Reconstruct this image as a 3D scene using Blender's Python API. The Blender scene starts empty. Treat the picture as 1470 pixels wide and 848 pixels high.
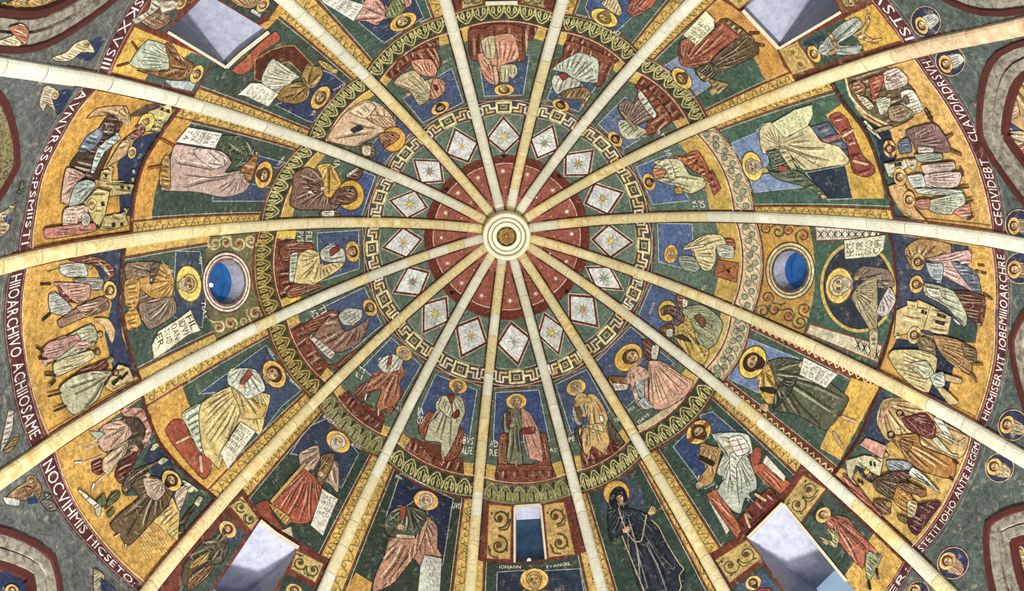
import bpy, math, random
import numpy as np
from mathutils import Matrix, Vector
from mathutils.geometry import delaunay_2d_cdt

random.seed(7)
S = bpy.context.scene
COL = S.collection
PI = math.pi

# ------------------------------------------------------------------ camera
F, W, H = 1069.0, 1470.0, 848.0
TX, TY = 0.030926, -0.206577
CAM = np.array([-0.58614, -3.15004, 0.0])
_c, _s = math.cos(TX), math.sin(TX)
_R1 = np.array([[_c, 0, _s], [0, 1, 0], [-_s, 0, _c]])
_c, _s = math.cos(TY), math.sin(TY)
_R2 = np.array([[1, 0, 0], [0, _c, -_s], [0, _s, _c]])
ROT = _R2 @ _R1
cd = bpy.data.cameras.new('camera'); cam = bpy.data.objects.new('camera', cd); COL.objects.link(cam)
cd.sensor_width = 36.0; cd.lens = F / W * 36.0; cd.clip_end = 200
m = Matrix.Identity(4)
for i in range(3):
    m[i][0] = ROT[i, 0]; m[i][1] = -ROT[i, 1]; m[i][2] = -ROT[i, 2]; m[i][3] = CAM[i]
cam.matrix_world = m
S.camera = cam

# ------------------------------------------------------------------ world, lamps, exposure
S.view_settings.view_transform = 'Standard'; S.view_settings.look = 'None'
S.view_settings.gamma = 1.0; S.view_settings.use_curve_mapping = False
S.view_settings.exposure = -0.57
wd = bpy.data.worlds.new('world'); S.world = wd; wd.use_nodes = True
wd.node_tree.nodes['Background'].inputs[0].default_value = (1.0, 0.98, 0.95, 1)
wd.node_tree.nodes['Background'].inputs[1].default_value = 0.52
def area_lamp(name, loc, target, size, power, col):
    l = bpy.data.lights.new(name, 'AREA'); l.shape = 'DISK'; l.size = size; l.energy = power; l.color = col
    o = bpy.data.objects.new(name, l); COL.objects.link(o); o.location = loc
    o.rotation_euler = (Vector(target) - Vector(loc)).to_track_quat('-Z', 'Y').to_euler()
    return o
area_lamp('uplight_lamp', (0.4, 4.2, -0.9), (0, 0, 24), 1.0, 7600, (1.0, 0.97, 0.92))
area_lamp('uplight_lamp', (-3.6, 1.2, -0.9), (0, 0, 24), 1.6, 1300, (1.0, 0.97, 0.92))
area_lamp('uplight_lamp', (3.9, 0.8, -0.9), (0, 0, 24), 1.6, 1500, (1.0, 0.97, 0.92))

# ------------------------------------------------------------------ dome geometry
R0, ZS, HH, EA, EB = 7.5, 11.068, 14.6, 1.593, 1.601
APEX = ZS + HH
BETA = 0.016
_off = [-0.02613, 0.00849, 0.03469, -0.03941, 0.00254, -0.04888, -0.01126, 0.03909, 0.03382,
        0.03158, 0.02566, 0.00461, -0.02774, -0.01335, 0.00757, -0.02127]
RIB = [-0.62604 + 2 * PI * k / 16 + _off[k] for k in range(16)]       # RIB[0] is the sixteenth
RIBX = np.array([RIB[k] for k in range(16)] + [RIB[0] + 2 * PI])

def webu(th):
    """azimuth -> (web index, u across the web)"""
    t = (np.asarray(th) - RIBX[0]) % (2 * PI) + RIBX[0]
    i = np.clip(np.searchsorted(RIBX, t, side='right') - 1, 0, 15)
    return i, (t - RIBX[i]) / (RIBX[i + 1] - RIBX[i])
def bulge(th):
    i, u = webu(th)
    return 1 + BETA * 4 * u * (1 - u)
def prof(phi):
    """profile parameter (radians) -> r, z ; negative below the springing"""
    phi = np.asarray(phi, float)
    s = np.clip(np.sin(np.clip(phi, 0, PI / 2)), 0, 1); c = np.clip(np.cos(np.clip(phi, 0, PI / 2)), 0, 1)
    r = np.where(phi > 0, R0 * c ** (2 / EA), R0)
    z = np.where(phi > 0, ZS + HH * s ** (2 / EB), ZS + phi * 12.0)
    return r, z
def surf(th, phi):
    r, z = prof(phi); b = bulge(th)
    return np.stack([r * b * np.cos(th), r * b * np.sin(th), z], -1)
_PHT = np.linspace(1.50, -.31, 600); _rt, _zt = prof(_PHT)
_ST = np.concatenate([[0], np.cumsum(np.hypot(np.diff(_rt), np.diff(_zt)))])       # length along a rib from the crown
def rib_hw(k, phi):
    """half width of rib k; the ribs narrow where they crowd together at the boss"""
    phi = np.asarray(phi, float); q = np.interp(-phi, -_PHT, _ST); r = prof(phi)[0]
    k = np.asarray(k) % 16; sp = np.minimum(RIBX[k + 1] - RIBX[k], (RIBX[k] - RIBX[k - 1]) % (2 * PI)); sp = np.where(k == 0, np.minimum(RIBX[1] - RIBX[0], RIBX[16] - RIBX[15]), sp)
    return np.minimum(.135 * np.interp(q, [0, 4, 12, 19], [1.2, 1.12, .98, .92]), .485 * r * sp)
def hit(px, off=0.0):
    """pixel -> point on the vault, moved inward by off metres (outward if negative)"""
    px = np.asarray(px, float).reshape(-1, 2)
    d = np.stack([(px[:, 0] - W / 2) / F, (px[:, 1] - H / 2) / F, np.ones(len(px))], 1) @ ROT.T
    k = 1 - np.asarray(off, float) / 7.5
    lo = np.full(len(px), 2.0); hi = np.full(len(px), 45.0)
    for _ in range(36):
        t = (lo + hi) / 2
        x = CAM[0] + d[:, 0] * t; y = CAM[1] + d[:, 1] * t; z = d[:, 2] * t
        th = np.arctan2(y, x); b = bulge(th)
        r = np.hypot(x, y) / k / (R0 * b)
        zz = (z - ZS) / k / HH
        g = np.where(zz > 0, r ** EA + np.abs(zz) ** EB, r) - 1
        hi = np.where(g > 0, t, hi); lo = np.where(g > 0, lo, t)
    t = (lo + hi) / 2
    return CAM + d * t[:, None]
def proj(P):
    q = (np.asarray(P, float).reshape(-1, 3) - CAM) @ ROT
    return np.stack([W / 2 + F * q[:, 0] / q[:, 2], H / 2 + F * q[:, 1] / q[:, 2]], 1)
def phi_of(px):
    z = hit(px)[:, 2]; zz = (z - ZS) / HH
    return np.where(zz > 0, np.arcsin(np.clip(zz, 0, 1) ** (EB / 2)), (z - ZS) / 12.0)

# ------------------------------------------------------------------ materials
def lin(h):
    if isinstance(h, str):
        v = [int(h[i:i + 2], 16) / 255 for i in (0, 2, 4)]
    else: v = h
    return tuple(x / 12.92 if x <= .04045 else ((x + .055) / 1.055) ** 2.4 for x in v)
def rgb(h): return np.array([int(h[i:i + 2], 16) for i in (0, 2, 4)], float)
def mixc(a, b, t):
    v = np.clip(rgb(a) * (1 - t) + rgb(b) * t, 0, 255).astype(int)
    return '%02x%02x%02x' % tuple(v)
def dk(a, t=.5): return mixc(a, '140a06', t)
def lt(a, t=.45): return mixc(a, 'fff2d2', t)

def make_group():
    g = bpy.data.node_groups.new('worn_paint', 'ShaderNodeTree')
    g.interface.new_socket('Color', in_out='INPUT', socket_type='NodeSocketColor')
    g.interface.new_socket('Wear', in_out='INPUT', socket_type='NodeSocketFloat')
    g.interface.new_socket('BSDF', in_out='OUTPUT', socket_type='NodeSocketShader')
    n, l = g.nodes, g.links
    gi = n.new('NodeGroupInput'); go = n.new('NodeGroupOutput')
    geo = n.new('ShaderNodeNewGeometry')
    def noise(sc, det, ro=.6):
        t = n.new('ShaderNodeTexNoise'); t.inputs['Scale'].default_value = sc; t.inputs['Detail'].default_value = det
        t.inputs['Roughness'].default_value = ro; l.new(geo.outputs['Position'], t.inputs['Vector']); return t
    def ramp(src, a, b, lo, hi):
        r = n.new('ShaderNodeMapRange'); r.inputs[1].default_value = a; r.inputs[2].default_value = b
        r.inputs[3].default_value = lo; r.inputs[4].default_value = hi; l.new(src, r.inputs[0]); return r.outputs[0]
    n1 = noise(2.3, 6, .7); n2 = noise(11, 5, .7); n3 = noise(34, 3, .6)
    v1 = ramp(n1.outputs[0], .33, .67, .72, 1.28); v2 = ramp(n2.outputs[0], .3, .7, .5, 1.52); v3 = ramp(n3.outputs[0], .3, .7, .66, 1.36)
    mm = n.new('ShaderNodeMath'); mm.operation = 'MULTIPLY'; l.new(v1, mm.inputs[0]); l.new(v2, mm.inputs[1])
    m2 = n.new('ShaderNodeMath'); m2.operation = 'MULTIPLY'; l.new(mm.outputs[0], m2.inputs[0]); l.new(v3, m2.inputs[1])
    # blend towards 1 by (1-wear)
    mx = n.new('ShaderNodeMix'); mx.data_type = 'FLOAT'; l.new(gi.outputs['Wear'], mx.inputs[0]); mx.inputs[2].default_value = 1; l.new(m2.outputs[0], mx.inputs[3])
    vm = n.new('ShaderNodeVectorMath'); vm.operation = 'SCALE'; l.new(gi.outputs['Color'], vm.inputs[0]); l.new(mx.outputs[0], vm.inputs['Scale'])
    # pale scuffs where plaster shows through
    n4 = noise(5.5, 8, .75)
    sc = ramp(n4.outputs[0], .57, .72, 0, .6)
    ms = n.new('ShaderNodeMath'); ms.operation = 'MULTIPLY'; l.new(sc, ms.inputs[0]); l.new(gi.outputs['Wear'], ms.inputs[1])
    m3 = n.new('ShaderNodeMix'); m3.data_type = 'RGBA'; l.new(ms.outputs[0], m3.inputs[0]); l.new(vm.outputs[0], m3.inputs[6])
    m3.inputs[7].default_value = (*lin('b0a58c'), 1)
    b = n.new('ShaderNodeBsdfPrincipled'); b.inputs['Roughness'].default_value = .9
    b.inputs['Specular IOR Level'].default_value = .15
    l.new(m3.outputs[2], b.inputs['Base Color']); l.new(b.outputs[0], go.inputs[0])
    return g
GRP = make_group()
MATS = {}
def muted(hexc):
    v = rgb(hexc); L = v @ np.array([.3, .55, .15])
    t = .2 + (.18 if v[2] > v[0] + 12 and v[2] > v[1] else 0)
    v = (v * (1 - t) + L * t) * .95
    return '%02x%02x%02x' % tuple(np.clip(v, 0, 255).astype(int))
def paint(hexc, wear=1.0):
    hexc = muted(hexc); key = (hexc, wear)
    if key not in MATS:
        m = bpy.data.materials.new('paint_' + hexc); m.use_nodes = True
        t = m.node_tree; t.nodes.clear()
        o = t.nodes.new('ShaderNodeOutputMaterial'); g = t.nodes.new('ShaderNodeGroup'); g.node_tree = GRP
        g.inputs['Color'].default_value = (*lin(hexc), 1); g.inputs['Wear'].default_value = wear
        t.links.new(g.outputs[0], o.inputs[0]); m.diffuse_color = (*lin(hexc), 1)
        MATS[key] = m
    return MATS[key]
def simple(name, hexc, rough=.5, emit=0, ecol=None, noise=None):
    m = bpy.data.materials.new(name); m.use_nodes = True
    b = m.node_tree.nodes['Principled BSDF']; b.inputs['Base Color'].default_value = (*lin(hexc), 1)
    b.inputs['Roughness'].default_value = rough
    if emit: b.inputs['Emission Color'].default_value = (*lin(ecol or hexc), 1); b.inputs['Emission Strength'].default_value = emit
    if noise:
        n, l = m.node_tree.nodes, m.node_tree.links
        g = n.new('ShaderNodeNewGeometry'); t = n.new('ShaderNodeTexNoise'); t.inputs['Scale'].default_value = noise[0]
        t.inputs['Detail'].default_value = 7; t.inputs['Roughness'].default_value = .7; t.inputs['Distortion'].default_value = noise[4] if len(noise) > 4 else .6
        l.new(g.outputs['Position'], t.inputs['Vector'])
        r = n.new('ShaderNodeValToRGB'); r.color_ramp.elements[0].position = noise[2]; r.color_ramp.elements[1].position = noise[3]
        r.color_ramp.elements[0].color = (*lin(hexc), 1); r.color_ramp.elements[1].color = (*lin(noise[1]), 1)
        l.new(t.outputs[0], r.inputs[0]); l.new(r.outputs[0], b.inputs['Base Color'])
    return m

# ------------------------------------------------------------------ object helpers
WLOC = {}
def link_mesh(name, V, Fs, mats, mi=None, parent=None, smooth=False, origin=None):
    V = np.asarray(V, float)
    c = V.mean(0) if origin is None else np.asarray(origin, float)
    me = bpy.data.meshes.new(name); me.from_pydata((V - c).tolist(), [], [list(f) for f in Fs])
    for m in mats: me.materials.append(m)
    if mi is not None: me.polygons.foreach_set('material_index', np.asarray(mi, np.int32))
    if smooth: me.polygons.foreach_set('use_smooth', np.ones(len(me.polygons), bool))
    me.update()
    o = bpy.data.objects.new(name, me); COL.objects.link(o)
    put(o, c, parent); return o
def put(o, c, parent):
    c = np.asarray(c, float)
    WLOC[o.name] = c
    if parent is not None:
        o.parent = parent; o.location = c - WLOC[parent.name]
    else: o.location = c
def empty(name, c, label=None, cat=None, group=None, parent=None, kind=None):
    o = bpy.data.objects.new(name, None); COL.objects.link(o); o.empty_display_size = .1
    put(o, c, parent); tag(o, label, cat, group, kind); return o
def tag(o, label=None, cat=None, group=None, kind=None):
    if label: o['label'] = label
    if cat: o['category'] = cat
    if group: o['group'] = group
    if kind: o['kind'] = kind
    return o

# ------------------------------------------------------------------ flat painting in picture space, laid on the vault
OX, OY, SC = 0.0, 0.0, 1.0
def T(x, y, s=4.0):
    global OX, OY, SC
    OX, OY, SC = x, y, s
def pts(s):
    """tile coordinates text or list -> picture pixels"""
    if isinstance(s, str):
        a = np.array([[float(v) for v in q.split(',')] for q in s.split()])
        return a / SC + np.array([OX, OY])
    return np.asarray(s, float)
def area2(P):
    x, y = P[:, 0], P[:, 1]
    return .5 * np.sum(x * np.roll(y, -1) - np.roll(x, -1) * y)
def dens(P, L=5.0, closed=True):
    out = []; n = len(P)
    for i in range(n if closed else n - 1):
        a, b = P[i], P[(i + 1) % n]; k = max(1, int(math.ceil(np.hypot(*(b - a)) / L)))
        for j in range(k): out.append(a + (b - a) * j / k)
    if not closed: out.append(P[-1])
    return np.array(out)
def smoothc(P, it=1, closed=True):
    """curve through the given points"""
    P = np.asarray(P, float); n = len(P)
    if n < 3 or it == 0: return P
    Q = P if closed else np.vstack([2 * P[0] - P[1], P, 2 * P[-1] - P[-2]])
    out = []
    for i in range(n if closed else n - 1):
        if closed: p0, p1, p2, p3 = Q[i - 1], Q[i], Q[(i + 1) % n], Q[(i + 2) % n]
        else: p0, p1, p2, p3 = Q[i], Q[i + 1], Q[i + 2], Q[i + 3]
        L = np.hypot(*(p2 - p1)); t1 = (p2 - p0) * .34; t2 = (p3 - p1) * .34
        for t_ in (t1, t2):
            l_ = np.hypot(*t_)
            if l_ > L * .7: t_ *= L * .7 / l_
        for t in (0, .33, .67):
            a_ = 2 * t**3 - 3 * t**2 + 1; b_ = t**3 - 2 * t**2 + t; c_ = -2 * t**3 + 3 * t**2; d_ = t**3 - t**2
            out.append(a_ * p1 + b_ * t1 + c_ * p2 + d_ * t2)
    if not closed: out.append(P[-1])
    return np.array(out)
def inpoly(P, q):
    x, y = q[:, 0], q[:, 1]; r = np.zeros(len(q), bool); n = len(P); j = n - 1
    for i in range(n):
        xi, yi = P[i]; xj, yj = P[j]
        if yi != yj:
            r ^= ((yi > y) != (yj > y)) & (x < (xj - xi) * (y - yi) / (yj - yi) + xi)
        j = i
    return r
def ell(cx, cy, rx, ry=None, rot=0, n=20):
    ry = rx if ry is None else ry
    a = np.linspace(0, 2 * PI, n, endpoint=False); x, y = rx * np.cos(a), ry * np.sin(a)
    c, s = math.cos(rot), math.sin(rot)
    return np.stack([cx + c * x - s * y, cy + s * x + c * y], 1)
STEP = 0.0010
LIFT = 0.0
class Part:
    def __init__(s, name): s.name = name; s.V = []; s.L = []; s.F = []; s.M = []; s.mats = []; s.n = 0
    def mi(s, col):
        m = col if not isinstance(col, str) else paint(col)
        if m not in s.mats: s.mats.append(m)
        return s.mats.index(m)
    def add(s, V, Fs, col, lay):
        if len(V) == 0 or not len(Fs): return
        mi = s.mi(col)
        s.V.append(np.asarray(V, float)); s.L.append(np.full(len(V), float(lay)))
        s.F += [[i + s.n for i in f] for f in Fs]; s.M += [mi] * len(Fs); s.n += len(V)
    def fill(s, poly, col, lay, holes=(), sm=0):
        P = pts(poly)
        if sm: P = smoothc(P, sm)
        if len(P) < 3: return P
        D = dens(P); big = max(np.ptp(D[:, 0]), np.ptp(D[:, 1]))
        if big < 5 and not len(holes):
            c = D.mean(0); V = np.vstack([D, c]); n = len(D)
            ar = area2(D)
            s.add(V, [(i, (i + 1) % n, n) for i in range(n)], col, lay); return P
        loops = [D] + [dens(pts(h)) for h in holes]
        V = np.vstack(loops); E = []; k = 0; faces = []
        for lp in loops:
            n = len(lp); faces.append(list(range(k, k + n))); k += n
        g = 5.0
        if big > 6.5:
            xs = np.arange(D[:, 0].min() + g / 2, D[:, 0].max(), g); ys = np.arange(D[:, 1].min() + g / 2, D[:, 1].max(), g)
            if len(xs) and len(ys):
                G = np.stack(np.meshgrid(xs, ys), -1).reshape(-1, 2); G = G[inpoly(D, G)]
                for h in loops[1:]: G = G[~inpoly(h, G)] if len(G) else G
                V = np.vstack([V, G]) if len(G) else V
        E = [(f[i], f[(i + 1) % len(f)]) for f in faces for i in range(len(f))]
        try:
            r = delaunay_2d_cdt([Vector(v) for v in V], E, [], 1, 1e-4)
        except Exception: return P
        RV = np.array([list(v) for v in r[0]]); TF = [list(f) for f in r[2]]
        if len(loops) > 1 and TF:
            cen = np.array([RV[f].mean(0) for f in TF]); kp = np.ones(len(TF), bool)
            for h in loops[1:]: kp &= ~inpoly(h, cen)
            TF = [f for f, q in zip(TF, kp) if q]
        s.add(RV, TF, col, lay); return P
    def line(s, P, w, col, lay, closed=False, taper=False, sm=0):
        P = pts(P)
        if sm: P = smoothc(P, sm, closed)
        P = dens(P, 6.0, closed); n = len(P)
        if n < 2: return
        if closed: t = np.roll(P, -1, 0) - np.roll(P, 1, 0)
        else: t = np.gradient(P, axis=0)
        ln = np.hypot(t[:, 0], t[:, 1]); ln[ln == 0] = 1; t = t / ln[:, None]
        nr = np.stack([-t[:, 1], t[:, 0]], 1)
        ww = np.full(n, w / 2.0)
        if taper: ww = ww * np.sqrt(np.clip(np.sin(np.linspace(.06, PI - .06, n)), 0, 1))
        V = np.vstack([P + nr * ww[:, None], P - nr * ww[:, None]])
        k = n if closed else n - 1
        s.add(V, [(i, (i + 1) % n, n + (i + 1) % n, n + i) for i in range(k)], col, lay)
    def folds(s, poly, col, lay, ang=None, focus=None, n=7, w=1.6, dark=.58, light=.55):
        P = pts(poly); rnd = random.Random(int(abs(P.sum()) * 10) % 99991)
        cen = P.mean(0); n = int(n * 1.35 + .5)
        lines = []
        if focus is not None:
            f = np.asarray(focus, float); a0 = math.atan2(*(cen - f)[::-1])
            da = [(math.atan2(q[1] - f[1], q[0] - f[0]) - a0 + PI) % (2 * PI) - PI for q in P]
            lo, hi = min(da), max(da)
            for i in range(n):
                a = a0 + lo + (hi - lo) * (i + .5 + rnd.uniform(-.25, .25)) / n
                lines.append((f, np.array([math.cos(a), math.sin(a)])))
        else:
            d = np.array([math.cos(ang), math.sin(ang)]); nr = np.array([-d[1], d[0]]); q = (P - cen) @ nr
            for i in range(n):
                o = q.min() + (q.max() - q.min()) * (i + .5 + rnd.uniform(-.3, .3)) / n
                a = rnd.uniform(-.12, .12); dd = np.array([d[0] * math.cos(a) - d[1] * math.sin(a), d[0] * math.sin(a) + d[1] * math.cos(a)])
                lines.append((cen + nr * o, dd))
        if focus is not None: spread = lambda o, d, t: abs(hi - lo) * abs(t)
        else: spread = lambda o, d, t: q_ext
        if focus is None: q_ext = float(np.ptp(q))
        for i, (o, d) in enumerate(lines):
            nr = np.array([-d[1], d[0]]); ts = []
            for j in range(len(P)):
                a, b = P[j] - o, P[(j + 1) % len(P)] - o
                sa, sb = a @ nr, b @ nr
                if (sa > 0) != (sb > 0):
                    k = sa / (sa - sb); ts.append((a + (b - a) * k) @ d)
            ts.sort()
            if focus is not None: ts = [t for t in ts if t > 0] if len([t for t in ts if t > 0]) % 2 == 0 else [0] + [t for t in ts if t > 0]
            for a, b in zip(ts[::2], ts[1::2]):
                Ln = b - a
                if Ln < 4: continue
                a += Ln * rnd.uniform(.02, .3); b -= Ln * rnd.uniform(.02, .28); 
                mid = (a + b) / 2; bow = (b - a) * rnd.uniform(-.06, .06)
                q = smoothc(np.array([o + d * a, o + d * mid + nr * bow, o + d * b]), 1, False)
                sp = min(9.0, max(1.2, spread(o, d, mid) / n)); bw_ = rnd.uniform(.32, .55) * sp
                s.line(q, max(.9, bw_), mixc(col, dk(col, dark), rnd.uniform(.3, .6)), lay, taper=True)
                sh = nr * sp * rnd.uniform(.38, .5)
                if i % 4 != 3: s.line(q * .92 + q.mean(0) * .08 + sh, max(.8, sp * rnd.uniform(.22, .4)), lt(col, light * rnd.uniform(.45, 1.0)), lay + .12, taper=True)
                s.line(q - nr * bw_ * .3, min(1.5, max(.7, sp * .16)), dk(col, dark + .18), lay + .2, taper=True)
        A_ = abs(area2(P))
        if A_ > 520 and n >= 6:
            for j in range(min(9, int(A_ / 220))):
                for _ in range(6):
                    q0 = np.array([rnd.uniform(P[:, 0].min(), P[:, 0].max()), rnd.uniform(P[:, 1].min(), P[:, 1].max())])
                    if not inpoly(P, q0[None])[0]: continue
                    d = (q0 - np.asarray(focus, float)) if focus is not None else np.array([math.cos(ang), math.sin(ang)])
                    d = d / (np.hypot(*d) or 1); nr = np.array([-d[1], d[0]]); e = rnd.uniform(2.5, min(7.0, 2 + A_ ** .5 * .12))
                    V_ = np.array([q0 + nr * e - d * e * .9, q0, q0 - nr * e * .9 - d * e * rnd.uniform(.5, 1.1)])
                    if not inpoly(P, V_).all(): continue
                    s.line(V_, .8, dk(col, dark + .12), lay + .25, taper=True, sm=1); s.line(V_ + d * 1.3, .9, lt(col, light * .8), lay + .22, taper=True, sm=1); break
    def text(s, quad, rows, col, lay, pad=.08, fit=True):
        """rows of lettering mapped into a quad: top-left, top-right, bottom-right, bottom-left as read"""
        Q = pts(quad); nr = len(rows)
        def mp(u, v): return (Q[0] * (1 - u) + Q[1] * u) * (1 - v) + (Q[3] * (1 - u) + Q[2] * u) * v
        for r, row in enumerate(rows):
            ws = [glyph(c)[2] for c in row]; tot = sum(ws) or 1
            x = 0.0
            for c, wd_ in zip(row, ws):
                V, Fs, _ = glyph(c)
                if len(V):
                    u = pad + (1 - 2 * pad) * (x + V[:, 0]) / tot
                    v = (r + .12 + .76 * (1 - V[:, 1] / .72)) / nr
                    v = np.clip(v, r / nr, (r + 1) / nr)
                    PX = (Q[0] * (1 - u)[:, None] + Q[1] * u[:, None]) * (1 - v)[:, None] + (Q[3] * (1 - u)[:, None] + Q[2] * u[:, None]) * v[:, None]
                    s.add(PX, Fs, col, lay)
                x += wd_
    def build(s, parent=None, name=None, label=None, lift=0.0, rng=None, free=False):
        if not s.V: return None
        V = np.vstack(s.V); L = np.concatenate(s.L)
        used = np.unique(np.concatenate([np.asarray(f) for f in s.F])); mp_ = np.full(len(V), -1); mp_[used] = np.arange(len(used))
        V = V[used]; L = L[used]; s.F = [[int(mp_[i]) for i in f] for f in s.F]
        P = hit(V, 0.006 + lift + LIFT + STEP * L)
        if not free:
            # paint stops at the edges of the two ribs of its web (tucked 12 mm under them) and, for grounds, at the panel's own borders
            off_ = 1 - (0.006 + lift + LIFT + STEP * L) / 7.5
            th = np.arctan2(P[:, 1], P[:, 0]); wi, uu = webu(th); w0 = int(np.bincount(wi).argmax()); dth = RIBX[w0 + 1] - RIBX[w0]
            tm = RIBX[w0] + dth / 2; x = (th - tm + PI) % (2 * PI) - PI
            zz = ZS + (P[:, 2] - ZS) / off_; t_ = (zz - ZS) / HH
            ph = np.where(t_ > 0, np.arcsin(np.clip(t_, 0, 1) ** (EB / 2)), (zz - ZS) / 12.0)
            rr = np.maximum(prof(ph)[0], .3)
            lo_ = -dth / 2 + (rib_hw(w0, ph) - .012) / rr; hi_ = dth / 2 - (rib_hw(w0 + 1, ph) - .012) / rr
            x2 = np.clip(x, lo_, hi_); code = (x < lo_) * 1 + (x > hi_) * 2; ph2 = ph
            if rng is not None:
                u2 = (x2 + dth / 2) / dth; pa, pb = rng[1](rng[0], u2), rng[2](rng[0], u2)
                ph2 = np.clip(ph, np.minimum(pa, pb), np.maximum(pa, pb)); code = code + (ph < ph2 - 1e-4) * 4 + (ph > ph2 + 1e-4) * 8
            mv = code > 0
            if mv.any():
                th2 = tm + x2; Q = surf(th2, ph2) if LIFT == 0 else None
                if Q is not None:
                    Q[:, :2] *= off_[:, None]; Q[:, 2] = ZS + (Q[:, 2] - ZS) * off_; P = np.where(mv[:, None], Q, P)
                    kp = [i for i, f in enumerate(s.F) if not (code[f[0]] > 0 and all(code[j] == code[f[0]] for j in f))]
                    s.F = [s.F[i] for i in kp]; s.M = [s.M[i] for i in kp]
                    if not s.F: return None
                    us = np.unique(np.concatenate([np.asarray(f) for f in s.F])); m2 = np.full(len(P), -1); m2[us] = np.arange(len(us))
                    P = P[us]; V = V[us]; s.F = [[int(m2[i]) for i in f] for f in s.F]
        # faces towards the room
        Fs = []
        for f in s.F:
            a, b, c = V[f[0]], V[f[1]], V[f[2]]
            cr = (b[0] - a[0]) * (c[1] - a[1]) - (b[1] - a[1]) * (c[0] - a[0])
            Fs.append(f[::-1] if cr > 0 else f)
        o = link_mesh(name or s.name, P, Fs, s.mats, s.M, parent)
        if label: o['label'] = label
        return o
GL = {}
def glyph(c):
    if c not in GL:
        if c == ' ': GL[c] = (np.zeros((0, 2)), [], .35); return GL[c]
        cu = bpy.data.curves.new('letter', 'FONT'); cu.body = c; cu.size = 1; cu.resolution_u = 2
        ob = bpy.data.objects.new('letter', cu); COL.objects.link(ob)
        dg = bpy.context.evaluated_depsgraph_get(); me = ob.evaluated_get(dg).to_mesh()
        V = np.array([[v.co.x, v.co.y] for v in me.vertices]) if len(me.vertices) else np.zeros((0, 2))
        Fs = [list(p.vertices) for p in me.polygons]
        ob.evaluated_get(dg).to_mesh_clear()
        bpy.data.objects.remove(ob); bpy.data.curves.remove(cu)
        x0 = V[:, 0].min() if len(V) else 0
        if len(V): V[:, 0] -= x0; V[:, 1] = np.clip(V[:, 1], -.05, .75)
        GL[c] = (V, Fs, (V[:, 0].max() if len(V) else .3) + .12)
    return GL[c]
APX = np.array([727.0, 333.0])
SKIN = 'c9a274'
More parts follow.
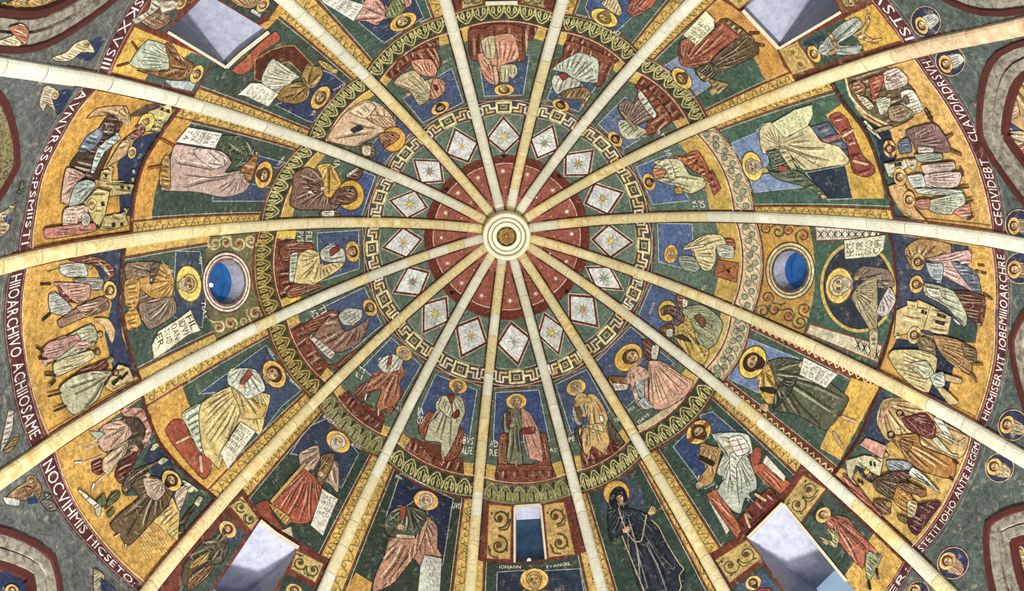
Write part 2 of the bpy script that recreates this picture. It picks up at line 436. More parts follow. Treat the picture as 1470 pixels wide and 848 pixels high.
class Fig:
    """one painted figure: its robe is the part, everything else on it is a sub-part"""
    def __init__(s, panel, name='painted_figure', label=None):
        s.p = panel; s.base = Part(name); s.subs = []; s.label = label; s.polys = []; s.heads = []
    def lay(s): s.p.k += 1; return s.p.k
    def _poly(s, part, poly, col, ang, focus, n, w, out, sm, dark=.58, light=.55):
        k = s.lay(); P = part.fill(poly, col, k, sm=sm); s.polys.append((P, col, n, k))
        if n:
            if ang is None and focus is None:
                d = P.mean(0) - APX; ang = math.atan2(d[1], d[0])
            f = None if focus is None else pts(focus)[0] if isinstance(focus, str) else focus
            part.folds(P, col, k + .45, None if ang is None else ang if not isinstance(ang, str) else math.atan2(*(lambda a: (a[1] - a[0])[::-1])(pts(ang))), f, n, w, dark, light)
        if out: part.line(P, out, dk(col, .72), k + .55, closed=True)
        return P
    def robe(s, poly, col, ang=None, focus=None, n=7, w=1.6, out=1.3, sm=1): s._poly(s.base, poly, col, ang, focus, n, w, out, sm); return s
    def sub(s, name, poly, col, ang=None, focus=None, n=0, w=1.4, out=1.1, sm=1):
        p = Part(name); s._poly(p, poly, col, ang, focus, n, w, out, sm); s.subs.append(p); return s
    def ln(s, P, w, col, name=None, closed=False, taper=False, sm=1):
        part = s.subs[-1] if name is None and s.subs else s.base
        if name: part = Part(name); s.subs.append(part)
        part.line(P, w, col, s.lay(), closed, taper, sm); return s
    def head(s, q, R, hair='4a2c18', beard=None, turn=0.0, up=None, halo='d8a640', skin=SKIN, rot=0, cross=False, fs=1.0, shift=(0, 0), rays=False):
        c = pts(q)[0] if isinstance(q, str) else np.asarray(q, float)
        if up is None: v = APX - c
        else: v = pts(up)[0] - c if isinstance(up, str) else np.asarray(up, float)
        a = math.atan2(v[1], v[0]) + rot
        rd = APX - c; rd = rd / (np.hypot(*rd) or 1); td = np.array([-rd[1], rd[0]])
        X3 = hit([c, c + rd, c + td]); rat = min(1.25, max(.55, np.linalg.norm(X3[2] - X3[0]) / np.linalg.norm(X3[1] - X3[0])))
        def fs_(v): return v + rd * ((v @ rd) * (rat - 1))
        U = fs_(np.array([math.cos(a), math.sin(a)])); Rt = fs_(np.array([-math.sin(a), math.cos(a)]))
        def circ(r, n=28): return np.array([c + fs_(np.array([math.cos(t_), math.sin(t_)]) * r) for t_ in np.linspace(0, 2 * PI, n, endpoint=False)])
        def E(x, y, rx, ry, n=18):
            t = np.linspace(0, 2 * PI, n, endpoint=False)
            return np.array([hc + Rt * ((x + rx * math.cos(i)) * R) + U * ((y + ry * math.sin(i)) * R) for i in t])
        hc = c + Rt * shift[0] * R + U * shift[1] * R
        if halo:
            h = Part('halo'); k = s.lay(); h.fill(circ(R), halo, k)
            h.line(circ(R * .97), max(.8, R * .07), dk(halo, .6), k + .4, True)
            h.line(circ(R * .86), max(.5, R * .05), lt(halo, .5), k + .4, True)
            if cross:
                for d in (0, PI / 2, -PI / 2):
                    u2 = fs_(np.array([math.cos(a + d), math.sin(a + d)])); n2 = fs_(np.array([-math.sin(a + d), math.cos(a + d)]))
                    h.fill(np.array([c + n2 * .16 * R, c + u2 * R * .93 + n2 * .24 * R, c + u2 * R * .93 - n2 * .24 * R, c - n2 * .16 * R]), '8a4a30', k + .5)
            if rays:
                for j in range(28):
                    t = 2 * PI * j / 28; e = fs_(np.array([math.cos(t), math.sin(t)]))
                    h.line(np.array([c + e * R * .55, c + e * R * .9]), .7, dk(halo, .5), k + .5)
            s.subs.append(h)
        t = turn * .12; f = fs
        def G(x, y): return np.array(hc + Rt * (x * f * R) + U * (y * f * R))
        s.heads.append((hc, U, Rt, R * f, s.p.k + .5)); hd = Part('head'); k = s.lay()
        hd.fill(np.array([G(-.2, -.3), G(.2, -.3), G(.26, -.95), G(-.26, -.95)]), dk(skin, .25), k)
        hr = Part('hair'); k2 = s.lay()
        ex = lambda x, y, rx, ry: E(x * f, y * f, rx * f, ry * f)
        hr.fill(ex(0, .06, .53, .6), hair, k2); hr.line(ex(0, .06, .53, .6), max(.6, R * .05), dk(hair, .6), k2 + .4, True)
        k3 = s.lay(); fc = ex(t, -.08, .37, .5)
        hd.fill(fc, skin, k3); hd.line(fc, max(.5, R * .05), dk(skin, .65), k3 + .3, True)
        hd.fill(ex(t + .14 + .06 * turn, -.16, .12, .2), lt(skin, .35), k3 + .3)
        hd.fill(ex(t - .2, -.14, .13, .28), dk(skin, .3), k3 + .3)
        if beard:
            k4 = s.lay()
            B = np.array([G(t - .4, -.02), G(t - .28, -.2), G(t - .12, -.27), G(t, -.25), G(t + .12, -.27), G(t + .28, -.2), G(t + .4, -.02), G(t + .37, -.45), G(t + .2, -.78), G(t, -.86), G(t - .2, -.78), G(t - .37, -.45)])
            hr.fill(B, beard, k4); hr.line(B, max(.5, R * .04), dk(beard, .5), k4 + .3, True)
            for q_ in (-.18, -.05, .08, .2): hr.line(np.array([G(t + q_, -.38), G(t + q_ * .7, -.72)]), max(.4, R * .035), dk(beard, .4), k4 + .35)
        k5 = s.lay(); dc = '24140c'
        for e in (-.16, .16):
            hd.fill(ex(t + e, .0, .085, .055), dc, k5)
            hd.line(np.array([G(t + e - .11, .1), G(t + e, .15), G(t + e + .11, .1)]), max(.5, R * .05), dc, k5)
        hd.line(np.array([G(t + .02, .04), G(t + .06 * (1 if turn >= 0 else -1), -.2), G(t - .03, -.22)]), max(.45, R * .04), dk(skin, .6), k5)
        hd.line(np.array([G(t - .11, -.36), G(t, -.34), G(t + .11, -.36)]), max(.5, R * .05), '7a2f22', k5)
        s.subs += [hr, hd]; return s
    def hand(s, q, to, size=5.0, skin=SKIN, name='hand', fingers=4):
        """hand with its wrist at q and the fingers pointing to `to`"""
        c = pts(q)[0]; v = pts(to)[0] - c; v = v / (np.hypot(*v) or 1); n = np.array([-v[1], v[0]])
        p = Part(name); k = s.lay()
        B = np.array([c - n * .32 * size - v * .3 * size, c + n * .32 * size - v * .3 * size, c + n * .42 * size + v * .4 * size, c + v * .55 * size, c - n * .42 * size + v * .4 * size])
        p.fill(B, skin, k); p.line(B, .7, dk(skin, .6), k - .2, True)
        for j in range(fingers):
            o = (j - (fingers - 1) / 2) * .24
            ln = (1.0, 1.12, 1.1, .92)[j % 4]
            p.line(np.array([c + n * o * size + v * .3 * size, c + n * o * 1.25 * size + v * ln * size]), max(.8, size * .19), skin, k + .4)
        p.line(np.array([c + n * .35 * size, c + n * .62 * size + v * .5 * size]), max(.8, size * .2), skin, k + .4)
        s.subs.append(p); return s
    def foot(s, q, to, size=5.0, skin=SKIN, name='foot'):
        c = pts(q)[0]; v = pts(to)[0] - c; ln = np.hypot(*v) or 1; v = v / ln; n = np.array([-v[1], v[0]])
        p = Part(name); k = s.lay(); w = size * .28
        B = smoothc(np.array([c - n * w, c + n * w, c + v * ln * .6 + n * w * 1.2, c + v * ln + n * w * .9, c + v * ln - n * w * .9, c + v * ln * .6 - n * w * 1.0]), 1)
        p.fill(B, skin, k); p.line(B, .7, dk(skin, .65), k + .3, True)
        s.subs.append(p); return s
    def scroll(s, poly, quad=None, rows=None, col='d8d4b8', ink='2c241c', name='scroll', marks=None):
        p = Part(name); k = s.lay(); P = p.fill(poly, col, k); p.line(P, 1.0, dk(col, .65), k + .3, True)
        if rows: p.text(quad, rows, ink, k + .5)
        if marks:
            Q = pts(quad); nr, nc = marks
            rnd = random.Random(int(Q.sum()))
            for r in range(nr):
                for c in range(nc):
                    if rnd.random() < .15: continue
                    u, v = (c + .3) / nc, (r + .5) / nr
                    f = lambda u, v: (Q[0] * (1 - u) + Q[1] * u) * (1 - v) + (Q[3] * (1 - u) + Q[2] * u) * v
                    e = .45 / nc
                    if rnd.random() < .5: p.line(np.array([f(u, v - .25 / nr), f(u + e * .6, v + .3 / nr)]), .7, ink, k + .5)
                    else: p.line(np.array([f(u, v - .2 / nr), f(u + e, v - .2 / nr), f(u + e, v + .25 / nr)]), .6, ink, k + .5)
        s.subs.append(p); return s
    def done(s):
        for hc, U, Rt, R, k in s.heads:
            cand = [(P, c) for P, c, n, _ in s.polys if n >= 3]
            if not cand: continue
            def dist(P): return np.min(np.hypot(*(P - hc).T))
            P, c = min(cand, key=lambda q: dist(q[0]))
            tgt = P.mean(0); near = P[np.argsort(np.hypot(*(P - hc).T))[:3]].mean(0)
            d = tgt - hc; L = np.hypot(*d)
            if L < R * .8 or L > R * 9 or dist(P) < R * 1.02: continue
            d = d / L; nn = np.array([-d[1], d[0]]); e = min(L, np.hypot(*(near - hc)) + R * .5)
            Q = np.array([hc + d * R * .62 + nn * R * .2, hc + d * R * .95 + nn * R * .62, hc + d * e + nn * R * .85, hc + d * e - nn * R * .85, hc + d * R * .95 - nn * R * .62, hc + d * R * .62 - nn * R * .2])
            sp = Part('shoulders'); sp.fill(Q, c, k, sm=1); sp.folds(Q, c, k + .2, math.atan2(d[1], d[0]), None, 3, 1.2)
            sp.line(Q[:3], 1.0, dk(c, .7), k + .3); sp.line(Q[3:], 1.0, dk(c, .7), k + .3); s.subs.append(sp)
        if not s.base.V and s.subs:
            first = s.subs.pop(0); first.name = s.base.name; s.base = first
        o = s.base.build(s.p.root, label=s.label)
        for q in s.subs: q.build(o if o else s.p.root)
        return s.p
class Panel:
    def __init__(s, center, label, cat='fresco', name='fresco_panel', group=None):
        c = pts(center)[0] if isinstance(center, str) else np.asarray(center, float)
        s.root = empty(name, hit([c], .004)[0], label, cat, group); s.k = 2; s.parts = []; s.rng = None
    def part(s, name, k=None):
        p = Part(name); s.parts.append(p); return p
    def area(s, name, poly, col, out=0, ocol=None, holes=(), sm=0, n=0, ang=None, focus=None, w=1.4, label=None):
        s.k += 1; p = Part(name); P = p.fill(poly, col, s.k, holes, sm)
        if n:
            f = pts(focus)[0] if isinstance(focus, str) else focus
            if ang is None and f is None:
                d = P.mean(0) - APX; ang = math.atan2(d[1], d[0])
            p.folds(P, col, s.k + .4, ang, f, n, w)
        if out: p.line(P, out, ocol or dk(col, .6), s.k + .5, True)
        p.build(s.root, label=label, rng=s.rng); return P
    def stroke(s, name, P, w, col, closed=False, taper=False, sm=0):
        s.k += 1; p = Part(name); p.line(P, w, col, s.k, closed, taper, sm); p.build(s.root)
    def strokes(s, name, items, label=None):
        s.k += 1; p = Part(name)
        for (P, w, col) in items: p.line(P, w, col, s.k, sm=1)
        p.build(s.root, label=label)
    def lettering(s, quad, rows, col='e8e4d0', name='lettering', pad=.05):
        s.k += 1; p = Part(name); p.text(quad, rows, col, s.k, pad); p.build(s.root)
    def fig(s, name='painted_figure', label=None): return Fig(s, name, label)
# ------------------------------------------------------------------ rings and web coordinates
def wp(web, u, phi):
    i = web % 16
    th = RIBX[i] + (RIBX[i + 1] - RIBX[i]) * np.asarray(u, float)
    return proj(surf(th, np.asarray(phi, float) + 0 * th))
D2 = PI / 180
RED, CIN, COUT, EIN = 64.2 * D2, 54.3 * D2, 50.6 * D2, 35.6 * D2
_eo = {1: 32.8, 2: 32.5, 3: 32.8, 4: 33.4, 5: 32.2, 6: 32.6, 7: 33.6, 8: 33.2, 9: 31.9, 10: 31.9, 11: 34.8, 12: 34.9, 13: 32.1, 14: 32.6, 15: 33.9, 0: 34.0}
_hi = {1: 2.55, 2: 1.7, 3: 1.95, 4: 2, 5: 2, 6: 2, 7: 2, 8: 2.0, 9: -1.0, 10: -.14, 11: 4.5, 12: 5, 13: 5, 14: 5, 15: 5.3, 0: 5.5}
def eout(web, u, d=0): 
    i = web % 16; a, b = _eo[i], _eo[(i + 1) % 16]
    return (a + (b - a) * np.asarray(u) + d - .15 * np.sin(PI * np.asarray(u))) * D2
def ein(web, u, d=0): return eout(web, u, d) + 3.4 * D2
_HPX = {0: [(1310, 80), (1332, 112), (1353, 140), (1368, 165), (1395, 215), (1414, 270), (1425, 328)], 1: [(1425, 357), (1430, 405), (1429, 455), (1428, 510), (1403, 602)], 2: [(1396, 625), (1371, 694), (1345, 742), (1310, 786)],
        8: [(80, 652), (105, 718), (145, 776), (208, 838)], 9: [(38, 386), (31, 455), (37, 515), (50, 575), (68, 627)], 10: [(45, 345), (50, 312), (62, 250), (87, 200), (117, 150), (136, 130)], 11: [(160, 102), (192, 37), (215, 0)], 15: [(1253, 5), (1295, 60)]}
_HF = {}
for _w, _p in _HPX.items():
    _t = np.asarray(_p, float); _X = hit(_t); _i, _u = webu(np.arctan2(_X[:, 1], _X[:, 0])); _ph = phi_of(_t)
    _uu = np.where(_i == _w, _u, np.where((_i - _w) % 16 == 1, _u + 1, _u - 1)); _o = np.argsort(_uu); _HF[_w] = (_uu[_o], _ph[_o])
def hin(web, u, d=0):
    i = web % 16
    if i in _HF: return np.interp(u, *_HF[i]) + d * D2
    a, b = _hi[i], _hi[(i + 1) % 16]
    return (a + (b - a) * np.asarray(u) + d - .5 * np.sin(PI * np.asarray(u))) * D2
def hout(web, u, d=0):
    """lower edge of the inscription band; it gives way to the crown of the arch below"""
    w = web % 16; A = np.array(ARCHP[w]); uu = (A[:, 0] - RIBX[w]) / (RIBX[w + 1] - RIBX[w])
    return np.minimum(hin(web, u) - .25 * D2, np.maximum(hin(web, u, d) - 2.1 * D2, np.interp(u, uu, z_to_phi(A[:, 1]), left=-9, right=-9) + .15 * D2))
def const(v): return lambda web, u, d=0: v + d * D2 + 0 * np.asarray(u)
def strip(web, fa, fb, u0=.0, u1=1., n=12):
    u = np.linspace(u0, u1, n)
    return np.vstack([wp(web, u, fa(web, u)), wp(web, u[::-1], fb(web, u[::-1]))])
def cell(web, fa, fb):
    def q(u, v):
        u = np.asarray(u, float); v = np.asarray(v, float); a, b = fa(web, u), fb(web, u)
        return wp(web, u, a + (b - a) * v)
    return q

SEAT = {13: 'seated pink robed figure with a cream torso', 14: 'seated pale green robed figure holding a red book', 15: 'seated mauve robed figure with a staff', 0: 'seated cream robed figure on an orange throne',
        1: 'seated youth beside a panelled box', 2: 'eagle headed figure', 3: 'winged angel lettered MATHEVS', 4: 'seated ochre robed figure lettered PETRVS', 5: 'seated green and pink figure lettered ANDREAS',
        6: 'seated white robed figure lettered IACOBVS ALFEI', 7: 'seated russet robed figure with a white torso', 8: 'seated mauve robed figure with a grey torso', 9: 'seated yellow mantled figure lettered FILIPVS',
        10: 'lion headed figure', 11: 'ox headed figure in pale pink', 12: 'seated figure with an olive robe and pink lap'}
# ------------------------------------------------------------------ openings
WINQ = {   # picture outline of each opening, first edge towards the crown
 'bottom': '738.7,727.2 776.2,724.8 783.7,802.2 738.7,807.2',
 'lowleft': '373.7,747.2 428.7,786 380,872 290,872',
 'lowright': '1123.7,722.2 1073.7,772.2 1136.2,862 1240,862 1211,828.5',
 'topleft': '386,46 325,97 241,46 300,-12',
 'topright': '1066,15 1118,70 1207,17.5 1190,-14 1090,-14',
 'top': '697,5 743,4 741,-40 697,-40'}
T(0, 0, 1)
HOLES = {k: pts(v) for k, v in WINQ.items()}
HOLES['oculus_left'] = ell(324.5, 405, 26, 32.5, n=40)
HOLES['oculus_right'] = ell(1135, 388, 24.5, 29, n=40)
ARCHT = [(0, 0), (.06, -.07), (.12, -.17), (.19, -.33), (.26, -.53), (.32, -.74), (.37, -.97), (.41, -1.25), (.435, -1.6), (.45, -2.1), (.45, -2.6)]
_ap = {10: -2.06, 9: -3.2, 8: -4.2, 11: 0.2, 15: 1.6, 0: 2.6, 1: 0.2, 2: -3.4}
ARCHP = {}
for w in range(16):
    pa = _ap.get(w, -1.5) * D2
    za = float(prof(pa)[1])
    dth = RIBX[w + 1] - RIBX[w]; tm = RIBX[w] + dth / 2
    sq = min(1.0, (.5 - .145 / (dth * R0)) / .45)
    half = [(tm + du * sq * dth, za + dz) for du, dz in ARCHT]
    other = [(tm - du * sq * dth, za + dz) for du, dz in ARCHT[1:]]
    ARCHP[w] = other[::-1] + half       # open arch from one foot to the other (theta, z)
def z_to_phi(z):
    z = np.asarray(z, float); zz = (z - ZS) / HH
    return np.where(zz > 0, np.arcsin(np.clip(zz, 0, 1) ** (EB / 2)), (z - ZS) / 12.0)
PLASTER = simple('old_plaster', '6d6a58', .9, noise=(3, '4d5546', .35, .65))
def build_shell():
    V = []; Fs = []; n0 = 0
    PHT, PHB = 1.52, -.31
    for w in range(16):
        dth = RIBX[w + 1] - RIBX[w]
        us = np.linspace(0, 1, 25); ph = np.linspace(PHB, PHT, 150)
        bd = [(0, p) for p in ph] + [(u, PHT) for u in us[1:]] + [(1, p) for p in ph[::-1][1:]] + [(u, PHB) for u in us[::-1][1:-1]]
        loops = [np.array(bd)]
        for k, P in HOLES.items():
            X = hit(dens(P, 6)); th = np.arctan2(X[:, 1], X[:, 0]); i, u = webu(th)
            if (i == w).mean() > .9:
                loops.append(np.stack([np.clip(u, .02, .98), phi_of(dens(P, 6))], 1))
        A = ARCHP[w]; loops.append(np.array([((t - RIBX[w]) / dth, float(z_to_phi(z))) for t, z in A]))
        G = np.stack(np.meshgrid(us[1:-1], ph[1:-1]), -1).reshape(-1, 2)
        sc = np.array([dth * 7, 12.0])
        for h in loops[1:]: G = G[~inpoly(h, G)]
        P2 = np.vstack(loops + [G]) * sc
        E = []; k = 0
        for lp in loops:
            n = len(lp); E += [(k + j, k + (j + 1) % n) for j in range(n)]; k += n
        r = delaunay_2d_cdt([Vector(v) for v in P2], E, [], 1, 1e-5)
        Q = np.array([list(v) for v in r[0]]) / sc
        tri = np.array([f[:3] for f in r[2]]); cen = Q[tri].mean(1); keep = np.ones(len(tri), bool)
        for h in loops[1:]: keep &= ~inpoly(h, cen)
        r = (r[0], r[1], [f for f, k_ in zip(r[2], keep) if k_])
        V.append(surf(RIBX[w] + dth * np.clip(Q[:, 0], 1e-6, 1 - 1e-6), Q[:, 1])); Fs += [[i + n0 for i in f] for f in r[2]]; n0 += len(Q)
    o = link_mesh('ceiling', np.vstack(V), Fs, [PLASTER], smooth=True, origin=(0, 0, ZS))
    tag(o, 'sixteen sided painted vault shell behind the ribs', None, None, 'structure')
    return o
build_shell()

# ------------------------------------------------------------------ stone ribs
WHITE = simple('pale_marble', 'dcdccb', .55, noise=(5, 'c6c8b6', .42, .7))
CREAM = simple('cream_marble', 'e2dbb8', .55, noise=(6, 'cdbf86', .4, .66))
YELLOW = simple('yellow_veined_marble', 'e4d9a4', .55, noise=(7, 'c79f3e', .46, .64, 1.6))
PINK = simple('rosy_marble', 'dcc8a4', .55, noise=(6, 'b98a68', .42, .7, 1.0))
SEQ = {1: 'WWYYYYYYYWWWWWWWWWWWWWWW', 2: 'CYYCYYCCYCCCYCCCCYYWWWYY', 3: 'YYCCYCCWWWWWWYWWWWYYWYYY', 4: 'YYYYYYYCYYWYCCYYCCYYYCCC',
       5: 'WWWWWWWWWWWWWWWWWWWWWWWW', 6: 'WYYWYYWYYYYWYYYWYYYYYYYY', 7: 'CWWWWWWWWWWWWCCCCWWWWWWW', 8: 'YYYYYYYYYYCCYYYYYYYYYYYY',
       9: 'WWYWYWWYWWWWYWWWWWWYYYYY', 10: 'YYYYYYYYCCCCCCCYCCYYYYYY', 11: 'YYWWWWWWWWWWWWWWWWWWWWWW', 12: 'YYYYYYYYYCCWWWWWWWWWWWWW',
       13: 'WWWWWWWWWWWWWWWWWWWWWWWW', 14: 'CWYYYYYYYWWWWWWWWWWWWWWW', 15: 'YWWWWWWWWWWWWWWWWWWWWWWW', 0: 'CYYYYYYCCCCCYYCCCCPPPPPP'}
def variants(c, h, n):
    out = []
    for i, t in enumerate((0, .10, .2)):
        out.append(simple('marble_block', mixc(h, '8f8a74', t), .55, noise=(4 + i * 2, mixc(n, '8f8a74', t * 1.2), .38 + .04 * i, .68, .8 + .5 * i)))
    return out
RMAT = {'W': variants('W', 'e0e0d0', 'bfc0ae'), 'C': variants('C', 'e4dcb8', 'c8b87e'), 'Y': variants('Y', 'e2d9ac', 'bf9c4c'), 'P': variants('P', 'dcc8a4', 'b08264')}
def rib_frame(th, phi):
    e = 1e-3
    def s0(p): r, z = prof(p); return np.array([r * math.cos(th), r * math.sin(th), float(z)])
    p = s0(phi); t = s0(phi - e) - s0(phi + e); t /= np.linalg.norm(t)
    az = np.array([-math.sin(th), math.cos(th), 0]); nrm = np.cross(az, t); nrm /= np.linalg.norm(nrm)
    if nrm @ (np.array([0, 0, ZS]) - p) < 0: nrm = -nrm
    return p, az, nrm
SHORT = {13: 'pink robed seated figure', 14: 'red book holder', 15: 'staff bearing mauve figure', 0: 'orange throne panel', 1: 'cream clad youth', 2: 'eagle headed figure', 3: 'MATHEVS angel', 4: 'PETRVS figure',
         5: 'ANDREAS figure', 6: 'IACOBVS figure', 7: 'russet robed figure', 8: 'grey chested mauve figure', 9: 'FILIPVS figure', 10: 'lion headed figure', 11: 'ox headed figure', 12: 'olive and pink figure'}
def short(k): return SHORT[k % 16]
MORTAR = simple('rib_mortar', '6f6650', .9)
def build_ribs():
    phs = np.linspace(1.50, -.31, 600)
    sec = [(-.135, -.06), (-.135, .03), (-.125, .075), (-.088, .12), (-.035, .138), (.035, .138), (.088, .12), (.125, .075), (.135, .03), (.135, -.06)]
    for k in range(16):
        th = RIB[k]; S0 = float(np.interp(-1.418, -_PHT, _ST))
        fr = [rib_frame(th, p) for p in phs]; X = np.array([f[0] for f in fr])
        s = np.concatenate([[0], np.cumsum(np.linalg.norm(np.diff(X, axis=0), axis=1))])
        rnd = random.Random(k * 31 + 5); cuts = [0.0]
        while cuts[-1] < s[-1] - .5: cuts.append(cuts[-1] + rnd.uniform(.66, 1.05))
        cuts[-1] = s[-1]
        root = empty('stone_rib', X[len(X) // 3], 'marble rib between the ' + short(k - 1) + ' and the ' + short(k), 'rib', 'stone ribs of the vault')
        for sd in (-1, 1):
            bp = Part('border_shadow_line'); pp = np.linspace(1.32, -.03, 90); r_, z_ = prof(pp); dth_ = sd * (rib_hw(k, pp) + .016) / np.maximum(r_, .8)
            bp.line(proj(surf(th + dth_, pp)), 2.3, '42201a', 6); bp.build(root, free=True)  # maroon painted border, doubling as a painted shadow line beside the rib
        for j in range(len(cuts) - 1):
            a, b = cuts[j] + .007, cuts[j + 1] - .007
            if b < S0 + .12: continue
            a = max(a, S0)
            ss = np.linspace(a, b, 5); V = []
            dx = rnd.uniform(-.003, .003) * min(1, j / 3); dy = rnd.uniform(-.006, .006); sc = rnd.uniform(.975, 1.02)
            for q in ss:
                ph = np.interp(q, s, phs); p, az, nr = rib_frame(th, ph)
                wf = float(rib_hw(k, ph)) / .135 * (1 if sc <= 1 else 1 / sc); hf = np.interp(q, [0, 8, 14, 19], [1.0, .85, .6, .5])
                for x, y in sec: V.append(p + az * (x * sc * wf + dx) + nr * (y * sc * hf + dy))
            n = len(sec); Fs = []
            if cuts[j] > S0 + .1:
                VM = []
                for q in (cuts[j] - .007, cuts[j] + .007):
                    pj = np.interp(q, s, phs); p, az, nr = rib_frame(th, pj); wf = float(rib_hw(k, pj)) / .135 * .97; hf = np.interp(q, [0, 8, 14, 19], [1.0, .85, .6, .5]) * .97
                    for x, y in sec: VM.append(p + az * x * wf + nr * y * hf)
                link_mesh('mortar_joint', VM, [(c, c + 1, n + c + 1, n + c) for c in range(n - 1)], [MORTAR], parent=root)
            for r in range(4):
                for c in range(n - 1): Fs.append((r * n + c, r * n + c + 1, (r + 1) * n + c + 1, (r + 1) * n + c))
            Fs.append(tuple(range(n))[::-1]); Fs.append(tuple(range(4 * n, 5 * n)))
            link_mesh('rib_stone', V, Fs, [rnd.choice(RMAT[SEQ[k][min(j, 23)]])], parent=root)
build_ribs()

# ------------------------------------------------------------------ crown boss
def lathe(name, prf, mat, parent, z0, n=48, smooth=True, cx=0, cy=0):
    V = []; Fs = []
    for r, z in prf:
        for i in range(n):
            a = 2 * PI * i / n; V.append((cx + r * math.cos(a), cy + r * math.sin(a), z0 + z))
    m_ = len(prf)
    for j in range(m_):
        for i in range(n):
            Fs.append((j * n + i, j * n + (i + 1) % n, ((j + 1) % m_) * n + (i + 1) % n, ((j + 1) % m_) * n + i))
    return link_mesh(name, V, Fs, [mat], parent=parent, smooth=smooth, origin=(cx, cy, z0))
def build_boss():
    z = 24.55
    root = empty('crown_boss', (0, 0, z), 'round moulded cream stone boss with a gilded flower at the crown of the vault', 'boss')
    st = simple('boss_stone', 'e0dcc4', .55, noise=(6, 'c9c4a6', .4, .7))
    def ring(r0, r1, d, lip):
        return [(r0, 0), (r0, -d * .6), (r0 + lip, -d), (r1 - lip, -d), (r1 - lip * .3, -d * .8), (r1, -d * .4), (r1, .80), (r0, .80)]
    lathe('outer_ring', ring(.64, .80, .12, .05), st, root, z)
    lathe('middle_ring', ring(.50, .61, .03, .03), st, root, z)
    lathe('groove_ring', [(.44, .10), (.66, .10), (.66, .8), (.44, .8)], simple('shaded_groove_stone', '8f8a70', .7), root, z)  # stone colour darkened to paint shade into the grooves between the rings
    lathe('inner_ring', ring(.33, .47, .02, .05), st, root, z)
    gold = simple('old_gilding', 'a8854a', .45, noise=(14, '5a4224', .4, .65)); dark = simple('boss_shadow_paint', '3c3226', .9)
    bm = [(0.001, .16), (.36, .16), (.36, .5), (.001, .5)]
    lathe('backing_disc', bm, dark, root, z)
    for i in range(8):
        a = 2 * PI * i / 8; V = []; Fs = []
        c, s_ = math.cos(a), math.sin(a)
        prof_ = [(.06, .03, .13), (.13, .082, .08), (.20, .108, .05), (.27, .08, .07), (.31, .012, .11)]
        for r, hw, dz in prof_:
            for q, zz in ((-1, .02), (0, 0), (1, .02)):
                V.append((c * r - s_ * hw * q, s_ * r + c * hw * q, z + dz + zz))
        for j in range(4):
            for q in range(2): Fs.append((j * 3 + q, j * 3 + q + 1, (j + 1) * 3 + q + 1, (j + 1) * 3 + q))
        link_mesh('petal', V, Fs, [gold], parent=root)
    lathe('flower_centre', [(.001, .03), (.045, .04), (.075, .08), (.07, .14), (.001, .14)], gold, root, z, n=16)
build_boss()

